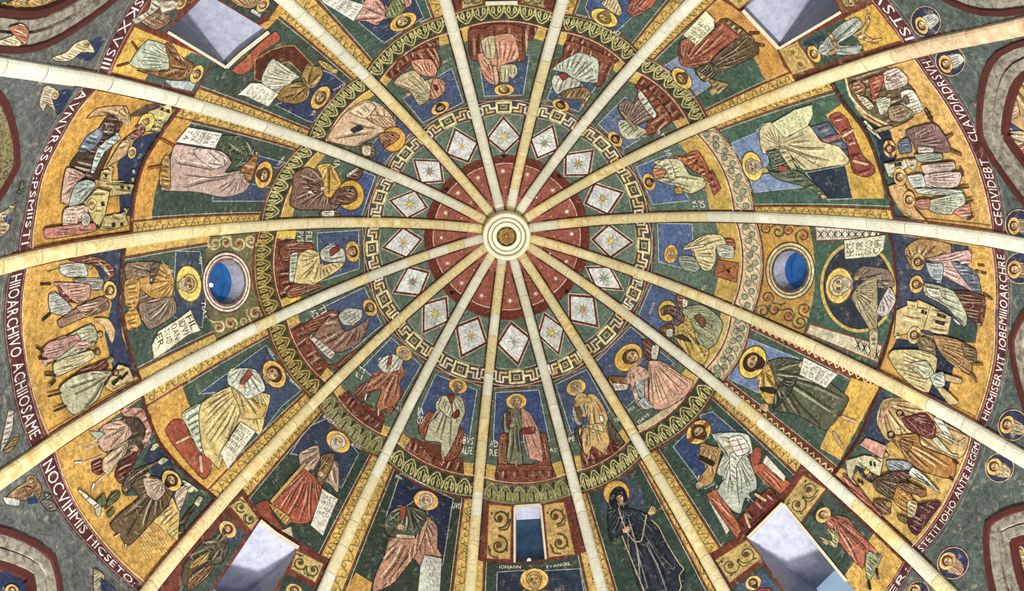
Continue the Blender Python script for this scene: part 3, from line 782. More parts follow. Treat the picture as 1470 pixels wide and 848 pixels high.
# ------------------------------------------------------------------ crown wedges, star panels, meander, frieze
def star_pts(c, r, n=8, inner=.22, a0=0.0):
    out = []
    for i in range(2 * n):
        rr = r if i % 2 == 0 else r * inner; a = a0 + PI * i / n
        out.append(c + rr * np.array([math.cos(a), math.sin(a)]))
    return np.array(out)
def crown():
    for w in range(16):
        c = cell(w, const(RED), const(80.5 * D2))
        P = Panel(c([.5], [.4])[0], 'red starred wedge in line with the ' + SEAT[w], 'painted wedge', 'crown_wedge', 'red starred wedges round the boss')
        P.area('red_ground', strip(w, const(RED), const(81.5 * D2), n=8), '9c5242')
        P.area('dark_rim', strip(w, const(RED), const(RED + 2.1 * D2), n=8), '6f3025')
        P.stroke('white_line', c(np.linspace(0, 1, 8), np.full(8, .14)), .8, 'e4d6c4')
        rnd = random.Random(w)
        for (u, v, r) in ((.5 + rnd.uniform(-.12, .12), .27, 4.4), (.5 + rnd.uniform(-.15, .15), .55, 1.6)):
            q = c([u], [v])[0]; p = Part('star'); P.k += 1
            p.fill(star_pts(q, r + rnd.uniform(-.5, .8), 8, .25, rnd.random()), 'efe4d4', P.k); p.build(P.root)
        # ---- star panel
        g = cell(w, const(CIN), const(RED))
        warm = w in (15, 0, 1)
        P = Panel(g([.5], [.5])[0], 'white diamond star panel above the ' + SEAT[w], 'painted panel', 'star_panel', 'diamond star panels below the crown wedges')
        P.area('green_ground', strip(w, const(CIN), const(RED), n=8), ('5c7262', '647a6a', '586b5e')[w % 3])
        rnd = random.Random(w + 50); t = rnd.uniform(-.06, .06)
        dia = g([.5 + t, .92, .5 - t, .08], [.03, .5 + t, .99, .5 - t])
        P.area('red_diamond', dia, '6a3028', 1.0, 'd8cfba')
        cen = dia.mean(0); inn = cen + (dia - cen) * .79
        P.area('white_diamond', inn, ('c9cfd4', 'c2c8c6', 'd3d8da')[w % 3], .9, 'e8e6da')
        bl = 'ffd24a' if w % 2 else 'd9c048'
        p = Part('star'); P.k += 1
        R_ = 11
        p.fill(star_pts(cen, R_, 8, .2, rnd.random()), '6d6a50', P.k); p.build(P.root, label='dark back rays of the star')
        p = Part('star'); P.k += 1
        p.fill(star_pts(cen, R_ * .72, 8, .28, rnd.random()), ('c9a53a', 'e3c24c', '8f8c6c')[w % 3], P.k); p.build(P.root, label='golden star')
        for i_ in range(7):
            q = cen + (inn[rnd.randrange(4)] - cen) * rnd.uniform(.3, .8) + np.array([rnd.uniform(-4, 4), rnd.uniform(-4, 4)])
        # ---- meander
        m_ = cell(w, const(CIN), const(COUT))
        P = Panel(m_([.5], [.5])[0], 'key pattern band above the ' + SEAT[w], 'key pattern', 'meander_border', 'key pattern bands round the star panels')
        P.area('dark_ground', strip(w, const(CIN), const(COUT + .6 * D2)), '4c4a42')
        P.area('red_rim', strip(w, const(COUT + .62 * D2), const(COUT)), '6e3228')
        P.stroke('pale_line', m_(np.linspace(0, 1, 9), np.full(9, .02)), .8, 'c7bda6')
        P.stroke('pale_line', m_(np.linspace(0, 1, 9), np.full(9, .85)), .8, 'd5c9b0')
        keys = [[(.02, .2), (.13, .2), (.13, .6), (.05, .6)], [(.02, .4), (.08, .4)], [(.2, .68), (.2, .22), (.33, .22)], [(.13, .68), (.26, .68), (.26, .42), (.36, .42)],
                [(.98, .2), (.87, .2), (.87, .6), (.95, .6)], [(.98, .4), (.92, .4)], [(.8, .68), (.8, .22), (.67, .22)], [(.87, .68), (.74, .68), (.74, .42), (.64, .42)]]
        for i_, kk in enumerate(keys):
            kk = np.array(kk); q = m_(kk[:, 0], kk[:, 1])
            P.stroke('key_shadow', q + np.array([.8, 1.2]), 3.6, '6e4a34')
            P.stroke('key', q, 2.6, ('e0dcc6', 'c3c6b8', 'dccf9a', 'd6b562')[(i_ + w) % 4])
        sq = m_([.38, .62, .62, .38], [.14, .14, .72, .72]); P.stroke('key', sq, 3.4, 'e2d48e', True)
        sq = m_([.45, .55, .55, .45], [.32, .32, .55, .55]); P.area('square_centre', sq, '6e5a3a', .8, 'e6e0c8')
crown()
def frieze():
    for w in range(16):
        f = cell(w, ein, eout)
        light = w in (0, 1, 2)
        lab = {1: 'dark curling vine frieze with paired round leaves below the eagle headed figure and seated youth'}
        bg, ink, leaf = ('3f452e', 'bdb36e', '2a3424')
        if w in (5, 7): bg, ink = ('626544', '9a935c')
        if w in (8, 9): bg, ink = ('4c4524', 'b49a4c')
        if light: bg, ink, leaf = ('c7b48c', '5c4a38', '8d9a80')
        P = Panel(f([.5], [.5])[0], ('cream vine frieze under the ' if light else 'dark gold-vined frieze under the ') + SEAT[w],
                  'frieze', 'foliage_frieze', 'cream vine frieze lengths' if light else 'dark vine frieze lengths')
        P.area('ground', strip(w, ein, eout), bg)
        P.area('red_rim', strip(w, ein, lambda a, u: ein(a, u) - .32 * D2), '7d3a2a')
        P.area('red_rim', strip(w, lambda a, u: eout(a, u) + .3 * D2, eout), '74382a')
        P.stroke('pale_line', f(np.linspace(0, 1, 14), np.full(14, .0)), 1.3, 'd9c9a0')
        P.stroke('gold_line', f(np.linspace(0, 1, 14), np.full(14, .86)), .9, ink)
        n = 7
        for j in range(n):
            u0 = (j + .0) / n; d = 1.0 / n
            def g(l): a = np.array(l); return f(u0 + a[:, 0] * d, a[:, 1])
            flip = -1
            P.k = 5
            if light:
                q = g([(.02, .2), (.3, .25), (.5, .5), (.7, .75), (.98, .8)]); P.stroke('vine', q, 1.1, ink, sm=2)
                for (a, b) in ((.25, .6), (.75, .38)):
                    e = g([(a, b)])[0]; p = Part('leaf'); p.fill(ell(e[0], e[1], 4.2, 3.8), leaf, 7); p.line(ell(e[0], e[1], 4.4, 4.0), 1.1, ink, 7.5, True); p.build(P.root)
            else:
                P.strokes('vine', [(g([(0, .18), (.12, .2), (.4, .45), (.5, .82), (.6, .45), (.88, .2), (1, .18)]), 1.9, ink),
                                   (g([(.18, .8), (.1, .6), (.2, .45), (.3, .6), (.24, .76)]), 1.7, ink), (g([(.82, .8), (.9, .6), (.8, .45), (.7, .6), (.76, .76)]), 1.7, ink), (g([(-.16, .74), (-.1, .4), (0, .3), (.1, .4), (.16, .74)]), 1.1, ink), (g([(.5, .4), (.42, .62), (.5, .78), (.58, .62), (.5, .4)]), 1.0, ink)])
                P.strokes('palmette', [(g([(.5, .14), (.5, .45)]), 2.4, leaf), (g([(.5, .3), (.42, .2)]), 1.8, leaf), (g([(.5, .3), (.58, .2)]), 1.8, leaf), (g([(0, .75), (.0, .35)]), 1.8, leaf)])
frieze()
# ------------------------------------------------------------------ seated figures below the meander
OCHRE, GREEN, BLUE, THR = 'c4a048', '4f6353', '3d5384', '83452f'
def seat_panel(w, label, blue=BLUE, green=GREEN, och=OCHRE, b=(.2, .8, .06, .62), och_v=.84, white=True, base=None):
    g = cell(w, const(COUT), ein)
    P = Panel(g([.5], [.5])[0], label); P.rng = (w, const(COUT), ein)
    u = np.linspace(0, 1, 10)
    P.area('green_ground', np.vstack([g(u, 0 * u), g(u[::-1], 0 * u + och_v)]), green)
    P.k = 2
    P.area('ochre_ground', np.vstack([g(u, 0 * u + och_v), g(u[::-1], 0 * u + 1)]), och)
    q = g([b[0], b[1], b[1], b[0]], [b[2], b[2], b[3], b[3]])
    P.area('blue_ground', q, blue)
    if white: P.stroke('white_line', np.vstack([q, q[:1]]), .9, 'b9c4c0')
    P.stroke('white_line', g([.06, .06, .94, .94], [.9, .02, .02, .9]), .7, 'a9b0a0')
    if w in (4, 5, 6, 7, 8, 9, 12, 13, 14, 15):
        v0 = och_v - .04; P.area('throne_base', np.vstack([g(np.linspace(.2, .8, 6), np.full(6, v0)), g(np.linspace(.84, .16, 6), np.full(6, 1.0))]), ('74392a', '6c3428', '7c4030')[w % 3], 1.0, n=5)
    P.cell = g
    return P
def seat(P, parts, name='painted_throne', col=THR):
    f = P.fig(name)
    for i, s in enumerate(parts):
        (f.robe if i == 0 else lambda *a, **k: f.sub('throne_scroll', *a, **k))(s, col, n=5, w=1.8)
    return f.done()

T(600, 0)
P = seat_panel(13, 'fresco of a seated haloed figure in pink robe and cream torso, scrolled throne')
seat(P, ['290,170 380,165 420,140 540,140 610,170 615,350 560,352 540,330 330,350 300,330'])
P.fig().robe('440,205 545,195 582,300 575,345 520,362 480,380 452,440 445,488 400,470 368,420 340,310 380,300', 'cf8f72', focus='470,500', n=10) \
 .sub('tunic', '362,232 440,205 442,330 390,332', 'bdb487', n=4).sub('sleeve', '475,378 560,370 572,420 545,452 522,440 520,470 472,468', 'b8b288', n=4) \
 .sub('arm', '430,385 452,380 465,470 445,490', 'cfa07c').head('495,516', 14.8, '5a3a20', None, .4).hand('372,345', '345,300', 4).done()

P = seat_panel(14, 'fresco of a seated haloed figure in pale green robe holding a small red book')
seat(P, ['850,235 960,262 1130,350 1060,480 1030,500 1005,470 780,388 788,345 830,330'])
P.fig().robe('930,300 1035,342 1032,470 990,476 900,462 850,420 770,400 812,360 900,310', 'b4bfae', focus='820,520', n=9) \
 .sub('tunic', '775,430 900,450 945,490 860,512 800,542 772,500', 'bcc3b2', n=5).sub('mantle', '830,522 960,500 995,540 962,600 942,622 940,572 900,572 830,562', '8c6c46', n=5) \
 .sub('book', '812,428 848,418 860,446 832,462', '9a3a30').head('820,604', 13.4, '4a2c18', '4a2c18', .3).foot('940,300', '946,262', 4).foot('990,325', '996,290', 4).hand('950,600', '930,635', 4).done()

T(860, 0)
P = seat_panel(15, 'fresco of a haloed figure in mauve robe and green tunic with a diagonal staff', blue='51699c')
seat(P, ['200,482 290,520 420,680 330,760 262,770 300,600'])
P.fig().robe('235,512 330,650 242,712 180,722 120,652 108,602 160,570 200,592', '7f695e', focus='110,760', n=9) \
 .sub('hem', '232,510 330,652 300,672 225,560', 'c9c3b2', n=4).sub('tunic', '106,692 150,690 262,742 250,790 160,802 120,762', 'b4ba9e', n=6) \
 .sub('staff', '118,640 132,636 222,738 206,750', 'a58f70').head('93,798', 13.2, '3c281c', '3c281c', -.3).hand('255,760', '290,735', 4).done()
P.lettering('385,800 320,760 330,735 385,770', ['VS'])

T(820, 150)
P = seat_panel(0, 'fresco of a haloed figure in cream robe seated sideways on an orange throne', blue='4a66a8', green='587062', b=(.16, .8, .05, .52), och_v=.74)
seat(P, ['585,292 640,296 720,262 772,330 800,420 700,382 660,350'], col='b5643a')
P.strokes('throne_panel_lines', [('650,300 770,370', 1.2, '5c2a1c'), ('690,372 740,290', 1.2, '5c2a1c'), ('715,318 722,328', 4, '2a1810')])
P.area('footstool', '770,402 810,372 862,482 820,522', '9c4a42', 1, n=3)
P.fig().robe('470,362 560,310 632,322 682,402 762,420 772,470 690,512 632,492 580,452 500,442', 'c7c694', focus='450,420', n=9) \
 .sub('shoulder', '468,366 545,378 522,424 478,424', 'bf7648', n=3).sub('mantle', '470,330 560,312 600,420 570,440 540,370', 'cbc8a0', n=4) \
 .sub('book', '595,480 630,472 640,510 600,512', 'd0a03c').head('447,445', 13.2, '4a3420', '4a3420', -.3).foot('760,440', '800,455', 4).foot('755,490', '785,485', 4).done()
P.lettering('700,600 680,545 760,540 775,590', ['TA', 'DE'])
P.lettering('560,300 520,262 560,250 590,285', ['VS'])

T(820, 330)
P = seat_panel(1, 'fresco of a haloed youth in cream robe seated beside a square panelled box', blue='4a66a8', b=(.1, .72, .07, .5), green='587062', och_v=.78)
P.area('throne_box', '842,168 962,190 950,302 818,262', 'a5623c', 1.2)
P.strokes('box_lines', [('862,190 935,282', 1.1, '4a2418'), ('842,250 945,205', 1.1, '4a2418'), ('895,230 912,242', 4, '2a1810')])
P.area('cushion', '870,50 930,50 945,112 890,82', '9a5038', 1, n=3, sm=1)
P.fig().robe('640,100 760,30 862,28 892,88 832,102 832,172 800,232 760,232 720,182 700,122', 'd6c68e', focus='620,140', n=9) \
 .sub('hem', '838,90 928,90 932,162 850,152', 'b9c2a8', n=4).sub('tunic', '618,150 700,150 742,222 700,246 650,232 620,192', '8b988a', n=5) \
 .sub('scroll_strap', '640,104 760,82 765,96 645,116', 'd8c9a0').head('572,138', 14, 'c9a34c', None, .2, rot=.3).done()
P.lettering('745,350 735,318 790,310 800,340', ['TH'])

P = seat_panel(2, 'fresco of an eagle headed haloed figure with wings holding a closed book', blue='47609a', b=(.12, .9, .05, .5), och_v=.9, och='c0a45a')
P.fig('painted_wing').robe('600,372 658,380 665,452 622,452', '8a5434', n=3).sub('feathers', '640,396 670,402 664,450 640,450', 'd9d6c6', n=4).done()
P.fig('painted_wing').robe('508,562 580,538 585,602 540,612', '8a5434', n=3).sub('feathers', '545,572 582,568 582,612 548,612', 'd9d6c6', n=4).done()
P.fig('painted_eagle_figure').robe('640,450 742,428 832,480 872,542 832,652 760,692 700,622 650,540', '929b72', focus='600,470', n=11) \
 .sub('tunic', '600,532 660,490 702,560 722,642 792,692 760,772 700,742 642,682 600,622', 'c8a54c', focus='600,500', n=8) \
 .sub('stripe', '598,612 640,600 692,642 640,632', '3d3a34').sub('book', '706,502 740,480 772,522 758,562', '6e4830') \
 .sub('halo', ell(958.2, 446.2, 13.8, 15.6), 'd8b448').ln(ell(958.2, 446.2, 13.2, 15), 1, '7a5420', closed=True) \
 .sub('eagle_head', '512,462 528,440 556,430 596,442 642,480 650,520 606,552 590,522 575,488 548,482 530,492', '5f4a4c', n=5).sub('beak', '512,460 528,452 535,470 524,492', '8c7a58').sub('eye', ell(960, 443, 1.6), 'e0c880').done()
P.lettering('440,480 470,405 485,412 458,490', ['IOHS'])

T(850, 470)
P = seat_panel(3, 'fresco of a winged angel with broad halo and pink robe, lettered MATHEVS', b=(.12, .92, .04, .7), och_v=.93, och='cdb98c')
P.fig('painted_wing').robe('285,66 388,98 372,184 320,192', '6f4636', n=4).sub('feathers', '345,104 385,104 372,182 340,178', 'd9cfc0', n=6).done()
P.fig('painted_wing').robe('92,282 222,288 204,352 130,362', '8a5a34', n=4).sub('feathers', '120,320 205,326 200,356 132,362', 'd9cfc0', n=6).done()
P.area('ochre_block', '510,270 540,235 600,290 570,330', OCHRE)
P.fig('painted_angel').robe('322,192 420,200 512,272 582,310 540,392 430,462 362,472 322,422 330,302', 'd3a086', focus='330,170', n=12, w=1.8) \
 .sub('tunic', '218,292 300,236 320,300 322,402 342,462 280,472 240,402', 'c49c86', focus='270,230', n=6).sub('inner_tunic', '262,270 300,252 300,400 280,420 245,330', '9aa2a6', n=4) \
 .sub('book', '255,442 298,398 352,452 310,472', 'a8b0b0', n=3).head('208,172', 23.6, '5a3a24', None, .5, rot=-.25, shift=(.12, -.15), fs=.95).hand('420,325', '455,310', 5).done()
P.lettering('200,465 250,435 258,465 210,490', ['MA'])
P.lettering('252,540 325,480 335,500 262,562', ['THEVS'])

T(600, 460)
P = seat_panel(4, 'fresco of a seated bearded figure in ochre mantle with white keys, lettered PETRVS', b=(.14, .84, .05, .62), och_v=.86)
seat(P, ['900,622 940,608 952,742 910,702', '1090,560 1185,702 1150,722 1110,660'], col='4c4038')
P.area('footstool', '955,772 1100,688 1135,762 1000,802', '84402f', 1, n=3)
P.fig().robe('950,432 1010,420 1062,480 1092,560 1082,602 1102,690 1072,762 1032,742 1000,722 980,772 950,752 938,622 980,602 958,502', 'c9a562', focus='985,400', n=11) \
 .sub('sleeve', '888,490 940,448 962,532 932,602 893,572', 'a9b2aa', n=4).sub('stripe', '893,482 915,470 952,562 935,582', '7c5434') \
 .sub('lap', '960,602 1060,590 1080,640 1000,622', 'd4b47a', n=3).sub('keys', '1040,550 1058,545 1068,575 1050,582', 'e8e4d4').head('908,384', 15.0, '9c9484', 'aaa290', -.3) \
 .foot('985,760', '975,795', 4).foot('1070,740', '1085,770', 4).hand('950,545', '985,520', 4.5).done()
P.lettering('860,665 905,655 910,690 865,702', ['PE'])
P.lettering('1120,560 1155,550 1165,580 1130,592', ['TR'])

P = seat_panel(5, 'fresco of a bearded figure in green robe and pink mantle, lettered ANDREAS', b=(.16, .86, .06, .63), och_v=.86, blue='33498a')
seat(P, ['470,655 512,648 512,832 460,832', '690,652 735,648 762,832 700,842'], col='8a4a30')
P.area('footstool', '460,822 762,830 780,862 470,862', '7c3c2c', .8)
P.fig().robe('498,520 592,500 602,602 582,642 602,822 532,822 508,790 520,652 488,622', '6f755a', focus='560,470', n=9) \
 .sub('mantle', '590,500 642,530 682,602 702,662 718,812 680,802 642,790 612,652 600,602', 'c88c7a', focus='590,480', n=9) \
 .sub('sleeve', '490,540 520,520 525,640 495,640', '7f876c', n=3).sub('stripe', '510,525 528,522 530,620 514,620', '6a3a2a').sub('book', '595,622 665,610 672,644 600,652', '7a3028') \
 .head('565,464', 15.2, '8f8a78', '8c8674', .3).hand('535,600', '575,605', 4.5).foot('560,800', '565,838', 4).done()
P.lettering('410,680 465,680 465,785 408,780', ['AD', 'RE'])
P.lettering('752,722 800,728 800,760 755,755', ['AS'])

P = seat_panel(6, 'fresco of a seated figure in white robe, dark red collar, lettered IACOBVS ALFE', b=(.16, .85, .06, .6), och_v=.88, blue='364c88')
seat(P, ['0,622 30,562 60,520 100,542 60,612 40,690', '195,652 262,622 252,742 200,802 150,802'], col='8a4632')
P.area('footstool', '10,690 130,720 140,800 60,770', '6e3a28', .8)
P.fig().robe('130,440 180,420 250,440 272,522 240,602 222,662 162,782 130,772 130,702 58,692 38,682 70,582 110,542 98,482', 'b4b292', focus='200,420', n=12) \
 .sub('collar', '158,430 212,428 202,462 172,492', '74382a').sub('mantle', '130,440 165,430 200,520 180,560 120,500', 'bcb898', n=4).sub('book', '198,540 235,508 238,546 210,562', '7c3428') \
 .head('230,375', 14.0, '8a7a5c', '7c6a4c', .2).foot('140,765', '148,800', 4).done()
P.lettering('2,490 40,490 30,600 -8,595', ['IA', 'CO'])
P.lettering('262,655 328,665 318,775 240,770', ['BVS', 'ALFE'])

T(300, 500)
P = seat_panel(7, 'fresco of a seated figure in russet robe with white torso and brown mantle end', b=(.14, .86, .06, .58), och_v=.9)
seat(P, ['830,252 905,188 935,238 885,312', '1020,262 1085,302 1050,372 1000,352'], col='7c4030')
P.area('footstool', '868,312 992,350 1012,422 940,392', '6e3628', .8)
P.fig().robe('958,140 1080,130 1112,90 1122,152 1092,202 1112,262 1062,332 1022,342 972,362 960,332 990,232 900,252 918,192', 'a9684a', focus='1100,90', n=11) \
 .sub('tunic', '983,62 1050,30 1112,62 1092,122 1010,142 972,102', 'c6cbbe', n=5).sub('stripe', '1035,40 1052,36 1040,110 1022,112', '8a4a34') \
 .head('1120,26', 13.2, 'b9b6a8', 'b0ac9c', 0).foot('905,262', '895,300', 4, 'd8d0bc').foot('975,345', '972,385', 4, 'd8d0bc').hand('1030,110', '1060,90', 4).done()
P.lettering('862,95 912,120 880,190 838,160', ['TS', 'LI'])
P.lettering('1075,320 1115,340 1108,370 1070,350', ['AS'])

T(300, 330)
P = seat_panel(8, 'fresco of a seated figure in mauve brown robe, grey torso, red scrolled throne', b=(.14, .86, .06, .58), och_v=.88)
seat(P, ['530,560 640,478 732,458 742,492 622,572 560,602', '740,762 842,680 852,702 722,802 678,782'], col='85452f')
P.fig().robe('870,540 922,500 902,582 862,652 800,682 760,702 692,692 640,662 600,612 650,540 700,490 742,512 780,582', '90695a', focus='880,520', n=13) \
 .sub('tunic', '743,492 790,448 880,460 872,512 820,547 768,542', 'b0b6aa', n=6).sub('hem', '600,612 722,702 692,742 578,622', 'c4bfb0', n=5) \
 .head('925,446', 13.4, '6a4a30', '5c4028', -.2).hand('820,540', '850,525', 4).done()
P.lettering('665,420 690,470 600,520 570,470', ['TI', 'ACS'])

P = seat_panel(9, 'fresco of a seated haloed figure in white tunic and yellow mantle, lettered FILIPVS', b=(.2, .86, .06, .56), och_v=.8, och='d9b83c')
seat(P, ['405,102 482,88 580,72 600,110 472,172 420,182', '470,332 600,308 645,312 640,332 560,362 470,392 440,370'], col='8a4a34')
P.fig().robe('488,302 488,232 520,142 570,110 632,130 642,202 700,190 782,182 742,232 642,292 600,312', 'd9c07a', focus='640,150', n=12) \
 .sub('tunic', '638,122 700,80 772,110 782,182 700,184 650,172', 'c3c9b8', n=5).sub('stripe', '698,112 742,88 752,112 700,152', '8a3a30').sub('hem', '468,142 512,130 484,302 460,292', 'b4c0a8', n=5) \
 .head('825,124', 15.6, '5a3c24', None, -.2).hand('640,205', '690,195', 4.5).foot('462,320', '430,345', 4).foot('455,250', '412,252', 4).done()
P.lettering('600,5 600,75 500,75 500,5', ['FILI', 'PVS'])

T(300, 150)
P = seat_panel(10, 'fresco of a lion headed haloed figure in yellow tunic and brown robe', blue='3a559a', b=(.08, .86, .06, .42), och_v=.88)
P.fig('painted_wing').robe('790,400 850,360 885,390 860,430 790,425', '6f4a38', n=3).sub('feathers', '790,400 850,362 856,376 796,420', 'd9cfc0', n=4).done()
P.fig('painted_wing').robe('640,612 720,600 760,640 640,645', '6f4a38', n=3).sub('feathers', '650,612 714,606 718,640 650,640', 'd9cfc0', n=4).done()
P.fig('painted_lion_figure').robe('488,402 560,358 632,390 662,452 720,530 765,560 722,602 602,604 520,604 463,572 480,482', '80604f', focus='690,480', n=13, w=1.8) \
 .sub('tunic', '620,352 702,338 742,402 762,472 722,532 662,522 652,422', 'c99c3e', focus='690,340', n=7).sub('sash', '560,500 660,470 672,482 600,516', 'd8d0b8').sub('paw', '560,440 630,452 640,500 600,508', '6e4a34', n=4) \
 .sub('halo', ell(503.5, 280.2, 19.6, 22.2, n=30), 'd9a83c').ln(ell(503.5, 280.2, 18.9, 21.4, n=30), 1.2, '7a5420', closed=True) \
 .sub('mane', '690,560 735,490 780,472 830,470 852,510 848,545 800,572 742,575', '6b4a3c', n=8).sub('muzzle', '785,485 830,482 846,520 815,545 780,530', '8a5e48', n=3).sub('eye', ell(503, 274, 1.3), '1c100a').done()
P.lettering('700,375 720,305 745,312 770,350', ['VS'])

P = seat_panel(11, 'fresco of an ox headed haloed figure in pale pink robe holding a dark book', blue='3c5284', b=(.08, .9, .05, .42), och_v=.9)
P.fig('painted_wing').robe('870,232 945,228 955,302 880,294', '6f5a3c', n=3).sub('feathers', '880,240 930,240 925,292 884,288', 'd9cfb4', n=5).done()
P.fig('painted_ox_figure').robe('680,202 735,102 800,30 900,-25 985,0 1062,80 1072,152 980,172 930,202 832,242', 'd2b08a', focus='1020,150', n=14, w=1.8) \
 .sub('sleeve', '800,40 900,-15 960,10 900,80 840,60', 'dcc4a0', n=4).sub('book', '815,142 868,118 884,140 832,162', '2c3448').sub('mantle', '930,60 1062,82 1072,140 1000,130 950,110', 'cfa47c', n=5) \
 .sub('halo', ell(565, 200, 17.5, 18.5, rot=.5, n=28), 'd9a440').ln(ell(565, 200, 16.8, 17.8, rot=.5, n=28), 1.1, '7a5420', closed=True) \
 .sub('ox_head', '970,168 1030,158 1085,165 1095,190 1050,228 1005,245 985,215', 'a56c48', n=5).sub('muzzle', '1000,215 1040,205 1030,240 1005,248', '8a5438').sub('eye', ell(564, 194, 1.2), '1c100a').done()

T(300, 0)
P = seat_panel(12, 'fresco of a seated haloed figure in olive robe with a pink lap cloth', b=(.14, .86, .05, .56), och_v=.88)
seat(P, ['1060,430 1085,345 1200,282 1292,272 1332,352 1312,402 1160,352'])
P.fig().robe('1098,432 1180,402 1240,462 1302,442 1292,522 1242,592 1202,602 1150,522 1058,482', 'b9aa7c', focus='1290,570', n=10) \
 .sub('lap', '1160,352 1270,338 1312,402 1292,442 1200,422', 'd18c6e', focus='1280,470', n=6).sub('shoulder', '1288,452 1342,460 1354,522 1302,572 1268,562', 'cc8a6a', n=4) \
 .sub('stripe', '1290,490 1305,488 1318,512 1300,520', '4a2a20').head('1328,620', 14.6, '3a2a1c', '33241a', -.3).hand('1150,540', '1118,555', 4.5).foot('1175,330', '1165,300', 4).done()
P.lettering('1395,345 1338,372 1332,355 1388,325', ['STEF'])
# ------------------------------------------------------------------ tall standing figures between frieze and scenes
def gline(px):
    """profile height across a web, read from points along a painted border"""
    T_ = np.asarray(px, float) if not isinstance(px, str) else pts(px)
    X = hit(T_); i, u = webu(np.arctan2(X[:, 1], X[:, 0])); w0 = np.bincount(i).argmax()
    uu = np.where(i == w0, u, np.where((i - w0) % 16 == 1, u + 1, u - 1)); ph = phi_of(T_); o = np.argsort(uu)
    return lambda web, u, d=0: np.interp(u, uu[o], ph[o]) + d * D2
DEEP = const(11 * D2)
GL_ = {}
def border_strip(P, g, u0, u1, style='scroll', side=0, v0=0.0, v1=1.0, n=26, och='c2a04c'):
    v = np.linspace(v0, v1, n)
    P.area('border', np.vstack([g(np.full(n, u0), v), g(np.full(n, u1), v[::-1])]), och if style != 'zig' else '6e2c26')
    inn = u1 if side == 0 else u0
    P.stroke('red_line', g(np.full(n, inn), v), 2.4, '7c3626')
    P.stroke('white_line', g(np.full(n, inn + (.02 if side == 0 else -.02)), v), .8, 'c9c0a0')
    a, b = u0 + (u1 - u0) * .28, u0 + (u1 - u0) * .72
    if side == 0: a += (u1 - u0) * .12; b += (u1 - u0) * .12
    else: a -= (u1 - u0) * .12; b -= (u1 - u0) * .12
    m_ = 38 if style == 'zig' else 22; items = []
    for j in range(m_):
        va = v0 + (v1 - v0) * j / m_; vb = v0 + (v1 - v0) * (j + 1) / m_; x, y = (a, b) if j % 2 else (b, a)
        if style == 'scroll':
            q = g([x, y, y, (x + y) / 2, (x + y) / 2], [va, va * .6 + vb * .4, vb, vb, va * .4 + vb * .6]); items.append((q, 1.0, '6e4c1c'))
        elif style == 'zig':
            items.append((g([x, y], [va, vb]), 1.9, 'd2b878'))
    if items: P.strokes('border_scroll', items)
def big_panel(w, label, gin, gout, green='3f5246', blue=None, och=None, och_v=.8, border=('scroll', 'scroll'), bw=.13, holes=(), bcol='c2a04c', rim=True):
    g = cell(w, gin, gout)
    P = Panel(g([.5], [.5])[0], label); P.rng = (w, gin, gout); u = np.linspace(0, 1, 12)
    if och:
        P.area('green_ground', np.vstack([g(u, 0 * u), g(u[::-1], 0 * u + och_v)]), green, holes=holes); P.k = 2
        P.area('ochre_ground', np.vstack([g(u, 0 * u + och_v), g(u[::-1], 0 * u + 1)]), och, holes=holes)
    else: P.area('green_ground', np.vstack([g(u, 0 * u), g(u[::-1], 0 * u + 1)]), green, holes=holes)
    for b_ in ([] if not blue else [blue] if isinstance(blue, str) else blue):
        q, c = b_.split('|') if '|' in b_ else (b_, '35496f')
        Q = P.area('blue_ground', q, c.strip('!'), sm=1 if '!' in c else 0)
        if '!' not in c: P.stroke('white_line', np.vstack([Q, Q[:1]]), .9, 'a9b6b4')
    if border[0]: border_strip(P, g, .0, bw, border[0], 0, och=bcol)
    if border[1]: border_strip(P, g, 1 - bw, 1., border[1], 1, och=bcol)
    n = 14; uu = np.linspace(.05, .95, n)
    if rim: P.stroke('red_rim', g(uu, 0 * uu + .995), 2.6, '703022')
    P.cell = g
    return P

def spiral(c, r, a0=0, turns=1.6, s=1, n=14):
    t = np.linspace(0, 1, n); a = a0 + s * 2 * PI * turns * t; rr = r * (1 - .85 * t)
    return np.stack([c[0] + rr * np.cos(a), c[1] + rr * np.sin(a)], 1)
def ornament(label, poly, bg, ink, n=2, lw=2.4, leaf=None, holes=(), rim='7a3a26', rng=None):
    """square panel with scroll work; scrolls run along the longer side"""
    Q = pts(poly)
    if np.hypot(*(Q[1] - Q[0])) > np.hypot(*(Q[2] - Q[1])): Q = np.roll(Q, -1, 0)
    P = Panel(Q.mean(0), label, 'ornament', 'ornament_panel'); P.rng = rng; P.area('ground', Q, bg, holes=holes)
    if rim:
        P.k += 1; pr = Part('red_rim'); pr.line(np.vstack([Q, Q[:1]]), 2.0, rim, P.k); pr.build(P.root, rng=rng)
    a, b = (Q[0] + Q[1]) / 2, (Q[2] + Q[3]) / 2; sd = np.hypot(*(Q[0] - Q[1]))
    L = np.hypot(*(b - a)); d = (b - a) / L
    for j in range(n):
        c = a + (b - a) * (j + .5) / n; r = min(sd * .43, L / n * .5)
        p = Part('scroll_motif'); P.k += 1; s = 1 if j % 2 else -1
        a0 = math.atan2(d[1], d[0]) + PI * (j % 2)
        p.line(spiral(c, r, a0, 1.3, s), lw, ink, P.k)
        p.line(np.array([c + d * r * 1.2, c + d * r + np.array([-d[1], d[0]]) * r * .8 * s, c + np.array([-d[1], d[0]]) * r * 1.05 * s]), lw * .8, ink, P.k, sm=1)
        p.fill(ell(c[0], c[1], r * .3), leaf or mixc(ink, '8a3a20', .4), P.k + .4)
        for t in (0, 1, 2):
            e = c + r * .95 * np.array([math.cos(a0 + 2.1 * t), math.sin(a0 + 2.1 * t)]); p.fill(ell(e[0], e[1], r * .16, r * .1, a0), ink, P.k + .3)
        p.build(P.root)
    return P

